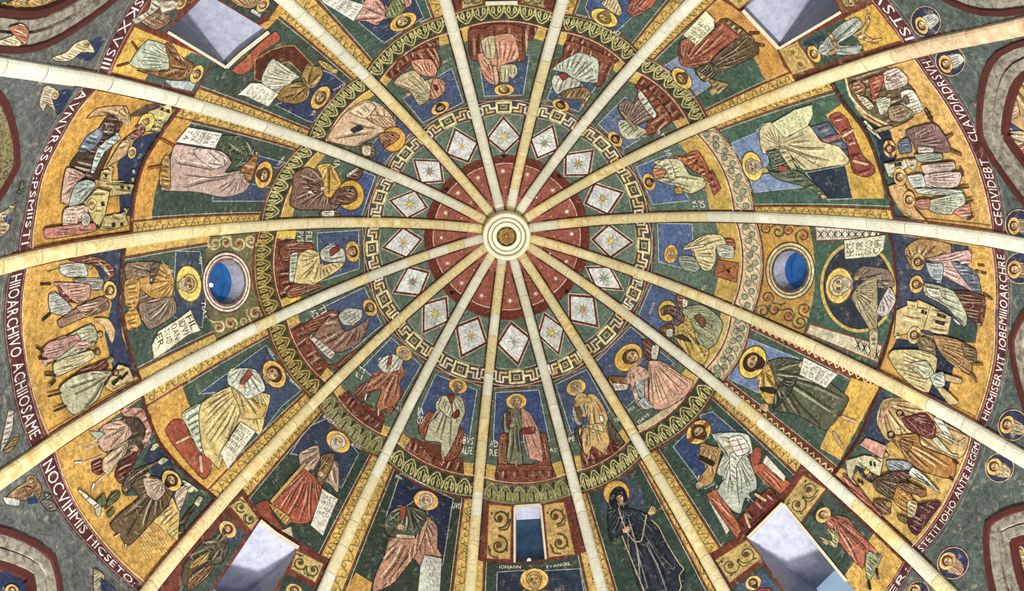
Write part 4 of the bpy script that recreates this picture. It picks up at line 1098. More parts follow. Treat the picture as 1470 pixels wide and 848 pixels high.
def surround(w, label, gin, gout, key, col='6a3226'):
    g = cell(w, gin, gout); P = Panel(g([.5], [.05])[0], label, 'border', 'window_border'); P.k = -1
    P.area('ground', strip(w, gin, gout, n=16), col, holes=(HOLES[key],))
# --- web 8
T(300, 500)
G8 = gline([(205, 570), (232, 640), (245, 655), (305, 710)])
P = big_panel(8, 'fresco of a standing youth in yellow robe and white sleeves with lettered scroll', eout, G8, blue='-60,262 330,-20 372,58 530,240 420,330 290,500 60,250', och='c2923a', och_v=.72)
P.area('cushion', '-250,470 -200,408 -140,420 -100,520 0,620 12,700 -30,752 -100,682 -200,560', '9c4833', 1.2, sm=1)
P.fig().sub('under_tunic', '-155,375 -45,315 -48,450 -22,612 -62,582 -110,480', 'b5c1a6', n=6) \
 .robe('130,215 -40,310 -58,400 -42,560 -25,612 10,642 62,692 92,560 180,420 290,500 322,400 352,268 250,258 200,320', 'cdb56e', focus='240,170', n=16, w=2.2) \
 .sub('mantle', '125,215 180,225 250,300 330,330 300,400 200,400 170,330', 'c9a95c', focus='150,200', n=6).sub('sleeve', '112,132 180,112 262,120 302,170 322,240 222,292 180,252 108,202', 'bdc7b6', focus='200,100', n=7) \
 .sub('stripe', '228,118 248,150 192,212 178,196', '8a4434').head('375,148', 22, '4c3420', None, -.6, fs=1.05, shift=(0, -.05)) \
 .hand('180,215', '240,240', 6).hand('190,390', '240,370', 5).foot('-110,505', '-190,545', 7).foot('-50,615', '-40,712', 7) \
 .scroll('182,420 270,475 150,640 110,692 62,602', '180,428 262,490 150,612 82,555', ['DEFFTA', 'ESCLT', 'AVITC', 'EFIVI', 'TVBSI']).done()
P.lettering('465,165 545,235 535,250 455,180', ['SERS:'])
P.lettering('345,-5 385,35 360,60 335,10', ['NOV'])
# --- web 9 : oculus surround and old man
T(0, 330)
G9M = gline([(300, 341), (294, 392), (296, 430), (310, 487)]); G9 = gline([(180, 355), (175, 405), (174, 442), (184, 492), (200, 540)])
def oculus_surround(w, label, gin, gout, hole, bg, ink, ros, spots):
    P = Panel(hole.mean(0) + [0, 0], label, 'ornament', 'oculus_surround'); c = hole.mean(0)
    P.area('ground', strip(w, gin, gout, n=14), bg, holes=(hole,))
    g = cell(w, gin, gout); rnd = random.Random(w); items = []
    hx, hy = np.ptp(hole[:, 0]) / 2 + 20, np.ptp(hole[:, 1]) / 2 + 22
    for iu, u in enumerate((.13, .27, .42, .58, .73, .87)):
        for iv, v in enumerate((.12, .37, .63, .88)):
            q = g([u + rnd.uniform(-.03, .03)], [v + rnd.uniform(-.04, .04)])[0]
            if ((q[0] - c[0]) / hx) ** 2 + ((q[1] - c[1]) / hy) ** 2 < 1: continue
            s = 1 if (iu + iv) % 2 else -1; a0 = rnd.uniform(0, 6.28); r = rnd.uniform(8.5, 11.5)
            p = Part('vine_scroll'); p.line(spiral(q, r, a0, 1.35, s, 20), 2.6, ink, 4); p.line(spiral(q, r * 1.15, a0 + .5, .55, s, 12), 1.2, lt(ink, .25), 4.4)
            e = q + r * np.array([math.cos(a0), math.sin(a0)]); t_ = np.array([-math.sin(a0), math.cos(a0)]) * -s
            p.line(np.array([e, e + t_ * r * .7, e + t_ * r * 1.3 + (e - q) * .5]), 2.0, ink, 4, sm=1)
            if (iu + iv * 2) % 3 != 2: p.fill(ell(q[0], q[1], r * .36), ros, 5); p.fill(ell(q[0], q[1], r * .16), dk(ros, .5), 5.4)
            p.build(P.root)
    return P
oculus_surround(9, 'scrolling vine ornament round the left round window above the bearded scroll bearer', eout, G9M, ell(324.5, 405, 26, 32.5, n=40), '6a6744', 'bba86c', 'a0523c',
    [(332, 352, 12, 1), (358, 352, 11, -1), (318, 362, 8, -2), (342, 455, 13, 2), (363, 440, 10, -1), (322, 467, 11, 1), (367, 375, 8, 2), (352, 472, 9, -2)])
P = big_panel(9, 'fresco of a grey bearded standing figure in brown robe with a long curling scroll', G9M, G9, green='42544a', blue='1010,120 1150,125 1180,400 1160,560 1000,500 1000,300|36465f', border=('plain', 'plain'), bw=.115)
P.fig().robe('728,190 930,185 962,260 1002,390 1012,480 862,572 800,482 790,382 722,272', '7e6650', focus='1040,300', n=14, w=2.2) \
 .sub('tunic', '870,205 962,198 1002,300 985,382 880,392 800,332 760,292 860,262', 'b6883a', focus='1010,290', n=8).sub('lower_tunic', '716,292 800,288 802,372 782,442 720,432', 'bb8a38', n=5) \
 .sub('hem', '716,482 782,450 812,542 735,577', 'c0923c', n=4).sub('mantle', '870,200 920,190 880,300 860,310', '6a5444', n=3).sub('cloak', '800,420 990,385 1012,480 862,572 810,500', '866e5c', focus='1000,380', n=7) \
 .head('1085,308', 27, 'b9a060', 'b9ac84', 0, halo='dcc24c', skin='c09a5c', fs=.95).hand('970,230', '1030,270', 6).hand('850,310', '890,400', 6) \
 .scroll('1095,458 1120,520 1155,578 1080,602 962,692 885,742 872,662 910,582 1010,520', '1100,470 1150,570 905,700 890,600', ['FIL', 'IDVI', 'DAN', 'TVAD', 'ER'], 'd4d0b0').done()
P.lettering('1165,145 1165,200 1140,200 1140,145', ['AN'])
P.lettering('1185,400 1195,520 1165,520 1150,400', ['TIAS'])
# --- web 10
T(0, 150)
G10 = gline([(255, 160), (232, 192), (205, 237), (189, 329)])
P = big_panel(10, 'fresco of a standing figure in mauve robe and green mantle with an open lettered sheet', eout, G10, green='3d4f44', blue=['1225,470 1440,455 1565,480 1530,555 1220,555|3a4c74', '1470,290 1640,335 1600,365 1480,350|3a4c74'], och='c08c38', och_v=.86, bw=.12)
P.fig().sub('mantle', '1265,178 1400,190 1475,292 1425,372 1320,372 1332,312 1258,252', '45533f', focus='1450,330', n=7) \
 .robe('1010,228 1140,248 1270,268 1332,330 1292,390 1400,378 1442,440 1402,502 1300,532 1240,527 1130,502 925,492 970,422 980,302', 'b2988e', focus='1380,400', n=18, w=2.4) \
 .sub('hem', '930,322 972,278 978,482 915,452', 'a47e38', n=5).sub('sleeve', '1110,260 1200,255 1310,310 1290,350 1230,370 1140,310', 'c8b6ac', focus='1290,350', n=5).sub('hood', '1380,372 1470,282 1482,280 1472,352 1432,452 1400,400', 'a26c3e', n=4) \
 .head('1515,403', 20.5, '5a3c24', '5a3c24', .2, halo='d99c3c').hand('1225,400', '1200,420', 5).foot('1000,238', '925,198', 6, '9c4c2a').foot('935,352', '850,368', 6, '9c4c2a') \
 .scroll('1080,130 1277,165 1235,252 1010,215', '1270,172 1232,244 1030,214 1088,138', ['ETVI', 'DIEB', 'VSIVD', 'ICIA', 'TA'], 'dcdccc').done()
P.lettering('1645,300 1600,358 1585,345 1625,290', ['ARON'])
# --- web 11
T(300, 0)
G11 = gline([(280, 135), (305, 90), (385, 28), (405, 0)])
wh = HOLES['topleft']
P = big_panel(11, 'fresco of an enthroned veiled figure in brown mantle beside the white window ledge', eout, G11, green='3c4c42', blue='380,602 560,540 640,400 700,420 785,482 600,702 560,692|2c3c66', bw=.12, holes=(wh,), rim=False)
P.area('ochre_corner', '272,132 420,22 445,45 330,175', 'bd8c38')
P.area('cushion', '130,402 200,340 300,240 380,180 412,212 400,242 300,302 240,402 180,432', 'a04e36', 1.2, sm=1)
P.area('throne_back', '265,342 362,285 440,262 490,262 605,380 545,435 460,352 342,382 302,470 262,452', '56291e', 1.6, 'a8803c')
P.fig().robe('330,382 370,338 522,440 482,462 402,562 300,472', 'bcbfa8', focus='560,480', n=13, w=2) \
 .sub('mantle', '530,442 560,378 642,390 652,442 602,502 560,502', '9a7a3e', focus='570,500', n=6).sub('mantle', '388,562 430,500 522,468 582,522 560,572 500,597 420,587', '8e6e38', focus='570,500', n=7) \
 .sub('sleeve', '628,345 680,360 725,402 742,408 720,424 640,382', 'b09040', n=3).head('640,560', 19.5, '6e4c2c', None, 0, halo='d6a844', rot=.2).hand('715,405', '750,412', 5) \
 .scroll('165,545 240,475 300,478 402,540 340,612 200,548', '385,545 330,600 190,545 245,485', None, 'd2d0bc', marks=(6, 6)).done()
P.lettering('790,485 712,530 705,515 780,470', ['DANI'])
P.lettering('620,640 590,682 575,670 600,630', ['EL'])
# --- web 12
P = big_panel(12, 'fresco of a figure in pink mantle and green tunic with a pale sheet', eout, DEEP, blue='862,130 1005,247 1232,100 1170,-40 900,-110|2e4068', bw=.14, green='3f564c')
P.fig().robe('820,112 870,40 900,0 962,-22 1052,100 1002,112 962,147 900,122', 'c48a80', focus='1040,100', n=10, w=2).sub('tunic', '1008,92 1060,-10 1132,-10 1122,62 1062,102', '727d4a', n=6) \
 .sub('mantle', '1120,-60 1170,-60 1160,30 1125,40', 'c08a7e', n=3).head('1115,126', 21.5, '4c3c22', None, .2, halo='d6a23c', skin='cdb884').scroll('640,-30 780,-10 892,28 830,122 650,12', '870,40 825,110 660,0 700,-30', None, 'd2d4c8', marks=(5, 5)).done()
P.lettering('1275,110 1210,138 1205,122 1270,98', ['ISAIAS'])
# --- web 13
T(600, 0)
ornament('gold scroll square beside the upper window ledge, next to the pink mantled figure', '250,-60 372,-60 372,40 252,52', 'a59560', '5a5430', 2, rng=(13, eout, DEEP))
ornament('gold scroll square beside the upper window ledge, next to the red mantled evangelist', '592,-60 720,-60 726,52 592,34', 'a59560', '5a5430', 2, rng=(13, eout, DEEP))
# --- web 14
P = big_panel(14, 'fresco of a bearded figure with yellow halo and a red mantle end flying out', eout, DEEP, blue='960,40 1000,-60 1350,-80 1240,90 1130,190 1000,130|33508c', bw=.14, green='3f5a4e')
P.fig().robe('1050,20 1130,-20 1172,62 1152,92', 'c4ae78', n=5).sub('mantle', '1198,62 1242,-20 1390,-40 1342,40 1242,97', 'ab5743', focus='1220,90', n=8) \
 .head('1070,102', 21, '8a6a38', '8a6a38', 0, halo='e0c040', skin='c9a860').done()
P.lettering('985,110 900,92 905,75 990,92', ['LVCAN'])
P.lettering('1160,205 1095,190 1100,170 1170,180', ['OM'])
# --- web 15
T(860, 0)
G15 = gline([(1058, 14), (1115, 70), (1125, 95), (1137, 107)])
P = big_panel(15, 'fresco of a standing figure in red mantle holding a lettered scroll, arm outstretched', eout, G15, green='3c5848', blue='368,382 470,318 560,400 642,490 540,560 430,470|6f86b6', och='bb8436', och_v=.76, bw=.12, holes=(HOLES['topright'],), rim=False)
P.fig().robe('470,228 640,198 702,108 852,190 702,282 592,390 472,372 458,302', '9a4e38', focus='480,380', n=12, w=2.2) \
 .sub('tunic', '700,290 845,188 912,262 912,312 702,412 630,372', '5d482f', focus='600,400', n=9).sub('chest', '545,400 640,360 702,412 640,450 600,470', '4c4c34', n=5).sub('shawl', '700,120 740,108 850,190 800,200', '6a5230', n=3) \
 .sub('sleeve', '560,402 640,452 745,482 720,510 660,540 640,470 580,450', '9a7c48', n=5).head('475,450', 18.5, '6a4826', '6a4826', 0, halo='dcb444').hand('665,520', '610,558', 7) \
 .foot('880,250', '950,262', 6, '5c3c28').foot('862,190', '920,190', 6, '5c3c28') \
 .scroll('482,200 612,60 662,112 662,162 562,262', '560,258 490,210 575,115 648,165', ['IVP', 'ADOR', 'ABVNT', 'EVM'], 'd0cfa8').done()
P.lettering('400,425 335,385 345,365 410,410', ['DAVID'])
P.lettering('530,550 485,515 495,500 540,535', ['XO'])
# --- web 0
T(1103, 150)
G0 = gline([(1190, 115), (1210, 150), (1243, 192), (1263, 245), (1283, 312)])
P = big_panel(0, 'fresco of a grey bearded standing figure in cream robe holding a broad sheet', eout, G0, green='40604e', blue=['-212,222 -70,160 -30,110 0,330 -70,430 -172,300|6a86bc', '-108,425 0,400 230,470 -80,505|7490c8', '215,392 442,348 484,540 335,545|26364c'], bw=.1)
P.area('ochre_ground', '430,-10 560,170 640,380 668,540 484,540 442,350 470,260 330,60', 'c49a3c')
P.area('bench', '240,130 342,98 402,180 475,262 462,312 300,200', '4a5c7c', 1, n=4); P.area('bench_rim', '300,205 450,160 452,178 340,215', 'b0604a')
P.area('footstool', '348,70 400,43 452,80 502,200 542,290 602,350 612,390 560,417 490,392 468,320 440,200 370,112', '8a4034', 1.2, sm=1, n=4)
P.fig().robe('-52,150 10,98 102,182 230,118 302,210 402,240 464,310 452,342 352,357 200,377 110,262 70,262 -32,282', 'c6b988', focus='60,230', n=20, w=2.4) \
 .sub('tunic', '-12,270 60,258 122,342 112,382 20,372 8,312', '4e5e4a', n=6).sub('sleeve', '110,368 200,398 345,532 320,542 240,482 60,432 -10,382 60,390', '56664e', n=6).sub('cuff', '60,352 110,356 100,382 55,380', 'a04a44') \
 .sub('mantle', '60,262 110,258 160,370 130,372', 'b7ab84', n=3).head('-92,355', 22, 'a8a294', 'aaa496', 0, halo='dcc044', rot=.1).hand('-10,380', '-60,372', 6).foot('425,185', '490,145', 7).foot('485,322', '575,345', 7).hand('310,525', '345,545', 5) \
 .scroll('20,108 150,30 252,0 256,62 222,128 92,192', '95,180 30,112 205,25 225,110', None, 'cdcf9c', marks=(6, 7)).done()
P.lettering('-225,240 -190,330 -172,322 -205,235', ['EZECIA'])
P.lettering('-110,440 -85,510 -105,515 -130,445', ['OGEL'])
# --- web 1
T(1103, 330)
G1M = gline([(1163, 332), (1170, 380), (1169, 417), (1153, 477)]); G1 = gline([(1275, 332), (1284, 380), (1287, 430), (1278, 470), (1263, 522)])
oculus_surround(1, 'ochre vine ornament with orange rosettes round the right round window', eout, G1M, ell(1135, 388, 24.5, 29, n=40), 'b98a3c', '4c4a2c', 'c8663a',
    [(1112, 333, 9, 1), (1148, 333, 9, -1), (1112, 438, 13, 2), (1143, 452, 12, -1), (1128, 338, 7, 2), (1158, 440, 9, 1), (1100, 345, 7, -2), (1128, 460, 8, 1)])
P = big_panel(1, 'fresco of a haloed half figure with flowing white beard inside a dark blue medallion', G1M, G1, green='3c5a4a', border=(None, None))
P.area('cream_strip', '268,-22 640,-5 640,48 275,62', 'c4c0a8', 2, '8a3c2c'); P.area('cream_strip', '240,540 652,662 632,762 215,592', 'bdb898', 2, '8a3c2c')
it = []
for j in range(9):
    x = 285 + j * 40; it += [('%d,%d %d,%d' % (x, 5, x + 34, 48), 1.2, '2a2420'), ('%d,%d %d,%d' % (x + 34, 2, x, 45), 1.2, '2a2420'), ('%d,%d %d,%d' % (x + 17, 2, x + 17, 48), .9, '2a2420')]
P.strokes('crossed_lines', it)
it = []
for j in range(4):
    x, y = 500 + j * 36, 652 + j * 20; it += [('%d,%d %d,%d' % (x, y - 30, x + 30, y + 40), 1.4, '2a2420'), ('%d,%d %d,%d' % (x + 30, y - 20, x, y + 30), 1.4, '2a2420'), ('%d,%d %d,%d' % (x + 15, y - 30, x + 15, y + 45), .9, '2a2420')]
P.strokes('crossed_lines', it)
M_ = ell(1103 + 515 / 4, 330 + 328 / 4, 52, 63, -.1, n=44)
P.area('medallion', M_, '2b3648', 4.5, 'c4a64c')
P.fig().sub('mantle', '488,272 540,208 692,230 724,322 622,332 560,282', '7c6a5c', focus='500,280', n=8) \
 .robe('478,372 540,298 622,268 626,562 600,602 540,502 490,422', 'a4986e', focus='480,340', n=13, w=2).sub('lap', '620,472 690,328 734,400 682,492', 'b6aeac', focus='640,330', n=6) \
 .sub('forearm', '580,582 632,568 616,722 588,722', 'a89c74', n=3).head('405,320', 27, 'b8ae8c', 'bcb494', .2, halo='d4ae48', skin='bfa270', rot=-.2, fs=1.05).hand('600,700', '605,755', 7).hand('500,280', '545,250', 5) \
 .scroll('435,60 672,28 662,112 622,152 440,167', '445,160 440,66 662,42 640,140', ['HECE', 'EVIR', 'GOCO', 'CIPI'], 'c9c8a8').done()
# --- web 2
T(850, 470)
G2 = gline([(1263, 557), (1250, 585), (1203, 672)])
P = big_panel(2, 'fresco of a dark bearded figure in olive black mantle and ochre tunic with lettered scroll', eout, G2, green='3f5448', blue='888,60 1190,180 1170,200 1010,180 972,382 778,292|6688c4', border=('zig', 'zig'), bw=.115)
P.area('ochre_ground', '1490,288 1650,340 1425,760 1308,692', 'cba040')
P.fig().sub('tunic_skirt', '1370,400 1470,400 1450,470 1380,560 1330,570 1360,480', '8c7242', n=6) \
 .robe('1000,202 1080,173 1190,188 1302,250 1382,330 1472,402 1452,462 1382,542 1342,592 1180,502 1040,472 1052,382 1002,262', '565a44', focus='1040,250', n=20, w=2.6) \
 .sub('tunic', '948,272 1010,208 1052,312 1052,432 1000,432 958,362', 'bf983e', focus='980,250', n=7).sub('stripe', '963,342 1040,345 1062,382 970,362', '2c2820').sub('mantle', '1040,470 1050,380 1100,300 1180,290 1120,400', '3c4236', focus='1060,300', n=5) \
 .head('922,200', 25.5, '3c2a1c', '3a281a', .4, halo='d8b83c', rot=-.15, fs=1.05).hand('1000,470', '905,375', 9).hand('1195,220', '1215,200', 6).foot('1430,510', '1520,545', 8).foot('1385,600', '1440,690', 8) \
 .scroll('1215,170 1412,268 1340,347 1190,270', '1197,262 1220,178 1400,268 1338,338', ['VOX C', 'LATIN', 'TISIDE', 'SIOPA'], 'd6d4c4').done()
# --- web 3
T(850, 636)
G3 = gline([(1146, 676), (1035, 788)])
P = big_panel(3, 'fresco of an enthroned bearded figure with crossed halo holding up an open book', eout, G3, green='344840', blue=['465,20 545,-62 622,0 655,150 702,230 650,262 600,200|28447f', '620,-160 690,-182 832,-62 780,-40 650,-62|33507f'], bw=.12)
P.area('throne', '920,130 1000,108 1142,232 1080,292 1012,232 932,172', 'b05c3c', 1.1, n=4); P.area('throne', '658,292 722,258 862,500 830,542 700,380', 'b05c3c', 1.1, n=4)
P.area('throne_edge', '1000,68 1112,190 1104,222 978,110', 'd0ccb8', 1); P.area('throne_edge', '662,310 792,500 770,522 676,342', 'd0ccb8', 1)
P.area('cushion', '908,60 950,18 974,50 962,112 920,132', '9c4834', 1, sm=1); P.area('footstool', '842,440 930,330 1022,258 1062,330 960,420 868,512', '6e3026', 1.1, sm=1, n=3)
P.fig('painted_enthroned_figure').robe('715,172 760,58 832,80 882,58 942,200 944,262 900,290 942,352 882,312 852,402 800,382 716,272 762,202', 'adb8a8', focus='820,40', n=16, w=2.4) \
 .sub('tunic', '625,0 690,18 742,28 724,120 692,222 642,252 616,202 662,132 618,100', 'b0864a', focus='680,0', n=8).sub('mantle', '688,-52 842,-62 902,-42 922,60 862,52 800,92 758,42', 'b7c0b0', focus='700,-40', n=7) \
 .sub('stripe', '618,68 702,108 692,132 618,92', '2c241c').sub('sash', '790,60 850,50 870,60 830,130 830,230 800,240', 'c2c9b8', n=5).head('612,-64', 20.5, '4c3420', '4c3420', .2, cross=True, fs=1.0) \
 .sub('book', '785,-25 860,-42 907,40 832,72', 'e0dcd0').ln('790,-10 862,-25', 1.0, '8a3a30').ln('805,20 880,0', 1.0, '8a3a30').ln('820,45 895,25', 1.0, '8a3a30').ln('830,-32 868,55', 1.2, '3a2c24') \
 .hand('630,235', '545,272', 8).hand('770,30', '800,15', 6).foot('935,290', '1000,332', 7).foot('878,405', '905,485', 7).done()
# --- web 4
P = big_panel(4, 'fresco of a veiled figure in dark blue robe with raised hands and pale cords', eout, DEEP, green='32443b', blue='30,330 50,270 170,190 240,190 300,320 300,420 160,460 80,430|36485c!', bw=.115)
P.fig('painted_veiled_figure').robe('100,330 140,372 210,372 312,402 332,442 382,492 432,580 512,702 530,770 490,870 290,870 212,642 172,522 108,562 88,452', '222e42', focus='200,330', n=22, w=2.4) \
 .sub('halo', ell(885, 708, 19.5, 19, n=32), 'cf9f46').ln(ell(885, 708, 18.6, 18.2, n=32), 1.2, '7a5420', closed=True) \
 .sub('veil', '100,352 105,290 140,250 178,256 200,300 206,370 150,382', '1c2230', n=4).head('157,315', 15, '1c2230', None, .3, halo=None, fs=.9) \
 .ln('150,372 172,440 192,492', 1.3, 'bda878', 'cord').ln('200,512 242,562 282,560 300,480 312,410', 1.4, 'bda878', 'cord').ln('172,530 210,630 255,740 300,850', 1.4, 'bda878', 'cord').ln('340,440 382,480 432,580 500,690 526,722 500,760 512,822 500,850', 1.4, 'bda878', 'cord') \
 .hand('185,500', '250,478', 8).hand('335,400', '378,342', 9).ln('262,600 290,660', 2.2, '6a4a5c', 'violet_fold', taper=True).ln('310,560 350,640', 2.0, '6a5a74', 'violet_fold', taper=True).done()
# --- web 5
T(600, 636)
ornament('ochre panel of dark vine coils left of the small blue window, near the scroll holder', '405,350 540,355 532,668 392,664', 'bf9a56', '51481f', 2, 3, rng=(5, eout, DEEP))
ornament('ochre panel of dark vine coils beside the small blue window, near the veiled figure', '718,345 840,335 905,638 748,658', 'bf9a56', '51481f', 2, 3, rng=(5, eout, DEEP))
G5M = gline([(695, 806), (760, 808), (828, 796)])
P = big_panel(5, 'fresco of a bearded ochre haloed head below the small blue window, lettered IOHANN', G5M, const(5 * D2), green='35453c', blue='455,740 590,730 760,730 930,720 960,900 450,900|24334e', border=('plain', 'plain'), bw=.1)
P.fig().robe('560,870 620,830 720,830 790,870 800,960 550,960', '6a5a3c', n=5).head('668,782', 21.2, 'b08c44', 'b59a5c', 0, halo='d3a245', skin='c4a05c', fs=1.0).done()
P.lettering('460,695 600,698 600,722 462,722', ['IOHANN']); P.lettering('728,700 885,675 888,698 732,722', ['EVANGEL'])
# --- web 6
T(300, 636)
P = big_panel(6, 'fresco of a white bearded figure in dark tunic and pink mantle with hanging scroll', eout, DEEP, green='2e3c30', blue='1100,170 1402,320 1342,702 1300,600 1250,380 1180,330 1010,442|1f2a4c', och=None, bw=.125)
P.area('ochre_ground', '842,742 938,800 920,870 770,870', 'b98a3a')
P.fig().robe('1250,410 1312,480 1312,602 1342,652 1240,642 1212,702 1170,662 1062,802 940,852 962,742 1010,642 1040,540 1182,547 1240,442', 'ad7a62', focus='1230,420', n=18, w=2.5) \
 .sub('tunic', '1078,365 1190,370 1252,410 1202,522 1090,542 1020,522 1008,442', '48503f', focus='1150,360', n=8).sub('stripe', '1098,365 1132,360 1122,442 1100,432', '8f4234') \
 .sub('sash', '1080,520 1180,530 1180,548 1075,542', 'c4b088').head('1247,328', 18.6, 'b4b2a4', 'bab8aa', -.2, halo='d6a048').hand('1090,475', '1180,512', 7).sub('fold', '1240,450 1262,440 1200,620 1060,800 1000,830 1150,640', 'bd8c72', n=4) \
 .scroll('1238,640 1337,660 1326,860 1198,860 1214,702', '1245,655 1330,670 1325,840 1205,840', None, 'b6b7ac', marks=(5, 4)).done()
P.lettering('1395,330 1455,340 1450,385 1392,375', ['QVO']); P.lettering('1075,175 1115,195 1110,215 1068,195', ['ENA'])
# --- web 7
G7 = gline([(360, 718), (375, 742), (428, 775), (460, 796)])
P = big_panel(7, 'fresco of a white bearded hooded figure in mauve cape and red skirt with scroll', eout, G7, green='2f4034', blue='470,60 560,-90 690,-150 860,60 760,260 640,90|2c3c58', bw=.13, holes=(HOLES['lowleft'],), rim=False)
P.area('cushion', '268,352 340,328 362,402 482,562 430,542 380,502 300,422', '843c2c', 1.2, sm=1); P.area('bare_plaster', '418,502 472,478 482,542 440,564', 'b4a684')
P.fig().robe('530,128 602,190 652,250 622,382 562,462 430,442 358,330', 'a54e38', focus='600,120', n=14, w=2.6) \
 .sub('hem', '345,342 472,428 440,472 365,382', 'b0823a', n=6).sub('cape', '622,8 518,60 526,132 562,152 602,150 662,60 742,120 742,282 690,232 648,202 640,90', 'a68877', focus='690,20', n=9) \
 .sub('vest', '618,202 660,68 722,60 702,150 650,242', '7a5a30', n=5).sub('cape_edge', '350,330 545,110 560,120 365,345', 'c09a50').head('742,-9', 19.5, 'c8c8b8', 'c6c4b2', -.3, halo='d8a43c', fs=1.05).hand('560,140', '610,150', 6).hand('650,180', '600,170', 6) \
 .scroll('650,258 742,320 692,432 655,532 583,470 630,332', '652,285 738,318 692,440 610,400', ['ORIET', 'VRSTE', 'LLAEX', 'IACO'], 'd4d2c4').done()
P.lettering('662,-170 735,-115 722,-95 650,-150', ['BALA']); P.lettering('820,-10 885,18 878,42 812,12', ['AOZ:'])
ornament('gold square of dark leaf scrolls left of the lower marble window recess', '190,300 290,440 242,502 118,362', 'b59c5c', '4a4428', 2, 2.2)
ornament('gold square of dark leaf scrolls between marble window recess and pink mantled scroll holder', '502,612 662,692 612,802 468,722', 'b59c5c', '4a4428', 2, 2.2)

surround(3, 'red brown painted border round the marble recess below the book holder', G3, hin, 'lowright')
surround(7, 'red brown painted border round the marble recess below the hooded scroll bearer', G7, hin, 'lowleft')
surround(11, 'red brown painted border round the marble recess by the veiled figure', G11, hin, 'topleft')
surround(15, 'red brown painted border round the marble recess by the red mantled figure', G15, hin, 'topright')
surround(5, 'red brown painted border round the small blue window', eout, G5M, 'bottom')
surround(13, 'red brown painted border round the recess between the gold scroll squares', eout, DEEP, 'top')
# ------------------------------------------------------------------ narrative scenes above the inscription band
def scene(w, label, gin, och='c0903c', gout=hin, green=None):
    g = cell(w, gin, gout); P = Panel(g([.5], [.5])[0], label); P.rng = (w, gin, gout); u = np.linspace(0, 1, 14)
    P.area('ochre_ground', np.vstack([g(u, 0 * u), g(u[::-1], 0 * u + 1)]), och)
    P.cell = g; return P
def rim(P):
    u = np.linspace(.05, .95, 14)
    for uu in (.045, .955): P.stroke('red_line', P.cell(np.full(8, uu), np.linspace(0, 1, 8)), 2.2, '703028')
    P.stroke('pale_line', P.cell(u, 0 * u + .985), 1.2, 'cbb890'); P.stroke('dark_line', P.cell(u, 0 * u + .01), 3.0, '4c2a22')
def walls(P, polys, col, wins=(), name='painted_building'):
    f = P.fig(name)
    for i, q in enumerate(polys): (f.robe(q, col, n=2, sm=0) if i == 0 else f.sub('wall', q, mixc(col, '8a7a50', .25 * (i % 2)), n=2, sm=0))
    for q in wins: f.sub('window', q, '2c2420', sm=0, out=.6)
    f.done()
def shoe(f, lst, col='3a2c20'):
    for q in lst: a, b = q.split(' '); f.foot(a, b, 5, col, 'shoe')
    return f
# --- web 8
T(0, 636)
P = scene(8, 'fresco of a haloed bearded man in brown robe by a desert stream', G8)
P.area('green_sky', '820,-262 880,-180 942,20 1012,110 1237,320 1032,582 1000,442 860,302 722,302 690,200 640,0 560,-80 640,-140', '3c5044')
P.area('blue_sky', '872,-10 962,60 1050,250 900,200 822,100', '26324e')
f = P.fig('painted_cave'); f.robe('690,-192 800,-207 862,-162 872,-60 832,30 812,20 838,-80 790,-150 720,-152', 'b07c6a', n=4).sub('cave_dark', '560,0 600,-90 700,-150 802,-132 832,-60 780,32 700,60 600,52', '463c2e', n=5); f.done()
f = P.fig(); f.robe('590,-102 700,-132 762,-60 702,0 600,52 558,-20', 'b58c78', focus='740,-100', n=6).sub('sleeve', '510,-70 600,-60 560,-20', '9aa48c').ln('480,40 600,-10', 3, 'b59a78', 'leg').ln('440,20 560,-20', 2.6, 'b59a78', 'leg'); f.done()
f = P.fig(); f.sub('cloth', '528,100 580,88 602,150 570,182 530,162', '662a22', n=3).robe('590,92 702,0 742,-20 722,60 682,100 622,182 588,152', 'b69c7c', focus='740,0', n=7).sub('cloth', '680,120 832,0 790,82 702,232 660,192', '5c2a26', n=4).head('775,30', 9, 'b59a70', None, 0, halo=None).ln('480,112 592,70', 3, 'b09470', 'leg').ln('530,262 560,220 640,150', 3, 'b09470', 'leg')
f.foot('470,110', '425,112', 5, 'd8d0bc').foot('540,230', '528,275', 5, 'd8d0bc'); f.done()
f = P.fig('painted_tree'); f.robe('700,262 742,170 880,112 935,88 940,102 800,190 722,300', '5a4a38', n=4).sub('leaf', '905,110 935,80 965,95 930,125', 'c4c0a0', n=3).sub('leaf', '860,40 890,0 925,5 890,40', 'c4b880', n=3); f.done()
f = P.fig('painted_tree'); f.robe('1022,582 1040,460 1070,400 1120,345 1136,350 1100,400 1060,470 1052,580', '54463a', n=3).sub('leaf', '1115,345 1140,305 1165,315 1140,365', 'bcb898', n=3); f.done()
P.area('cliff', '990,310 1032,392 1022,562 940,500 872,442', 'c2a45a', 1, n=6)
P.strokes('stream_lines', [('%d,%d %d,%d' % (810 + 17 * (j % 9) , 470 + 17 * (j // 3), 830 + 17 * (j % 9), 505 + 17 * (j // 3)), .9, 'dcc890') for j in range(30)])
f = P.fig(); f.sub('cape', '768,222 830,178 852,190 800,272', 'a6b596', n=3).sub('cape', '1052,210 1142,270 1080,282', 'c4bc94', n=2).robe('830,190 912,200 992,270 962,362 902,422 762,572 722,587 690,532 630,472 702,392 800,312 752,242', '5e4c32', focus='930,220', n=15, w=2.2)
f.sub('shirt', '820,202 922,210 952,272 902,330 850,302', 'b09880', focus='930,220', n=7).sub('sleeve', '1000,300 1040,250 1082,250 1060,330 1030,390', 'b5a088', n=4).head('985,215', 16.8, '3c281c', '33221a', -.5, halo='d0a040', rot=-.15, fs=1.05).hand('850,190', '845,160', 5)
f.foot('690,520', '655,545', 5).foot('722,580', '722,612', 5); f.done()
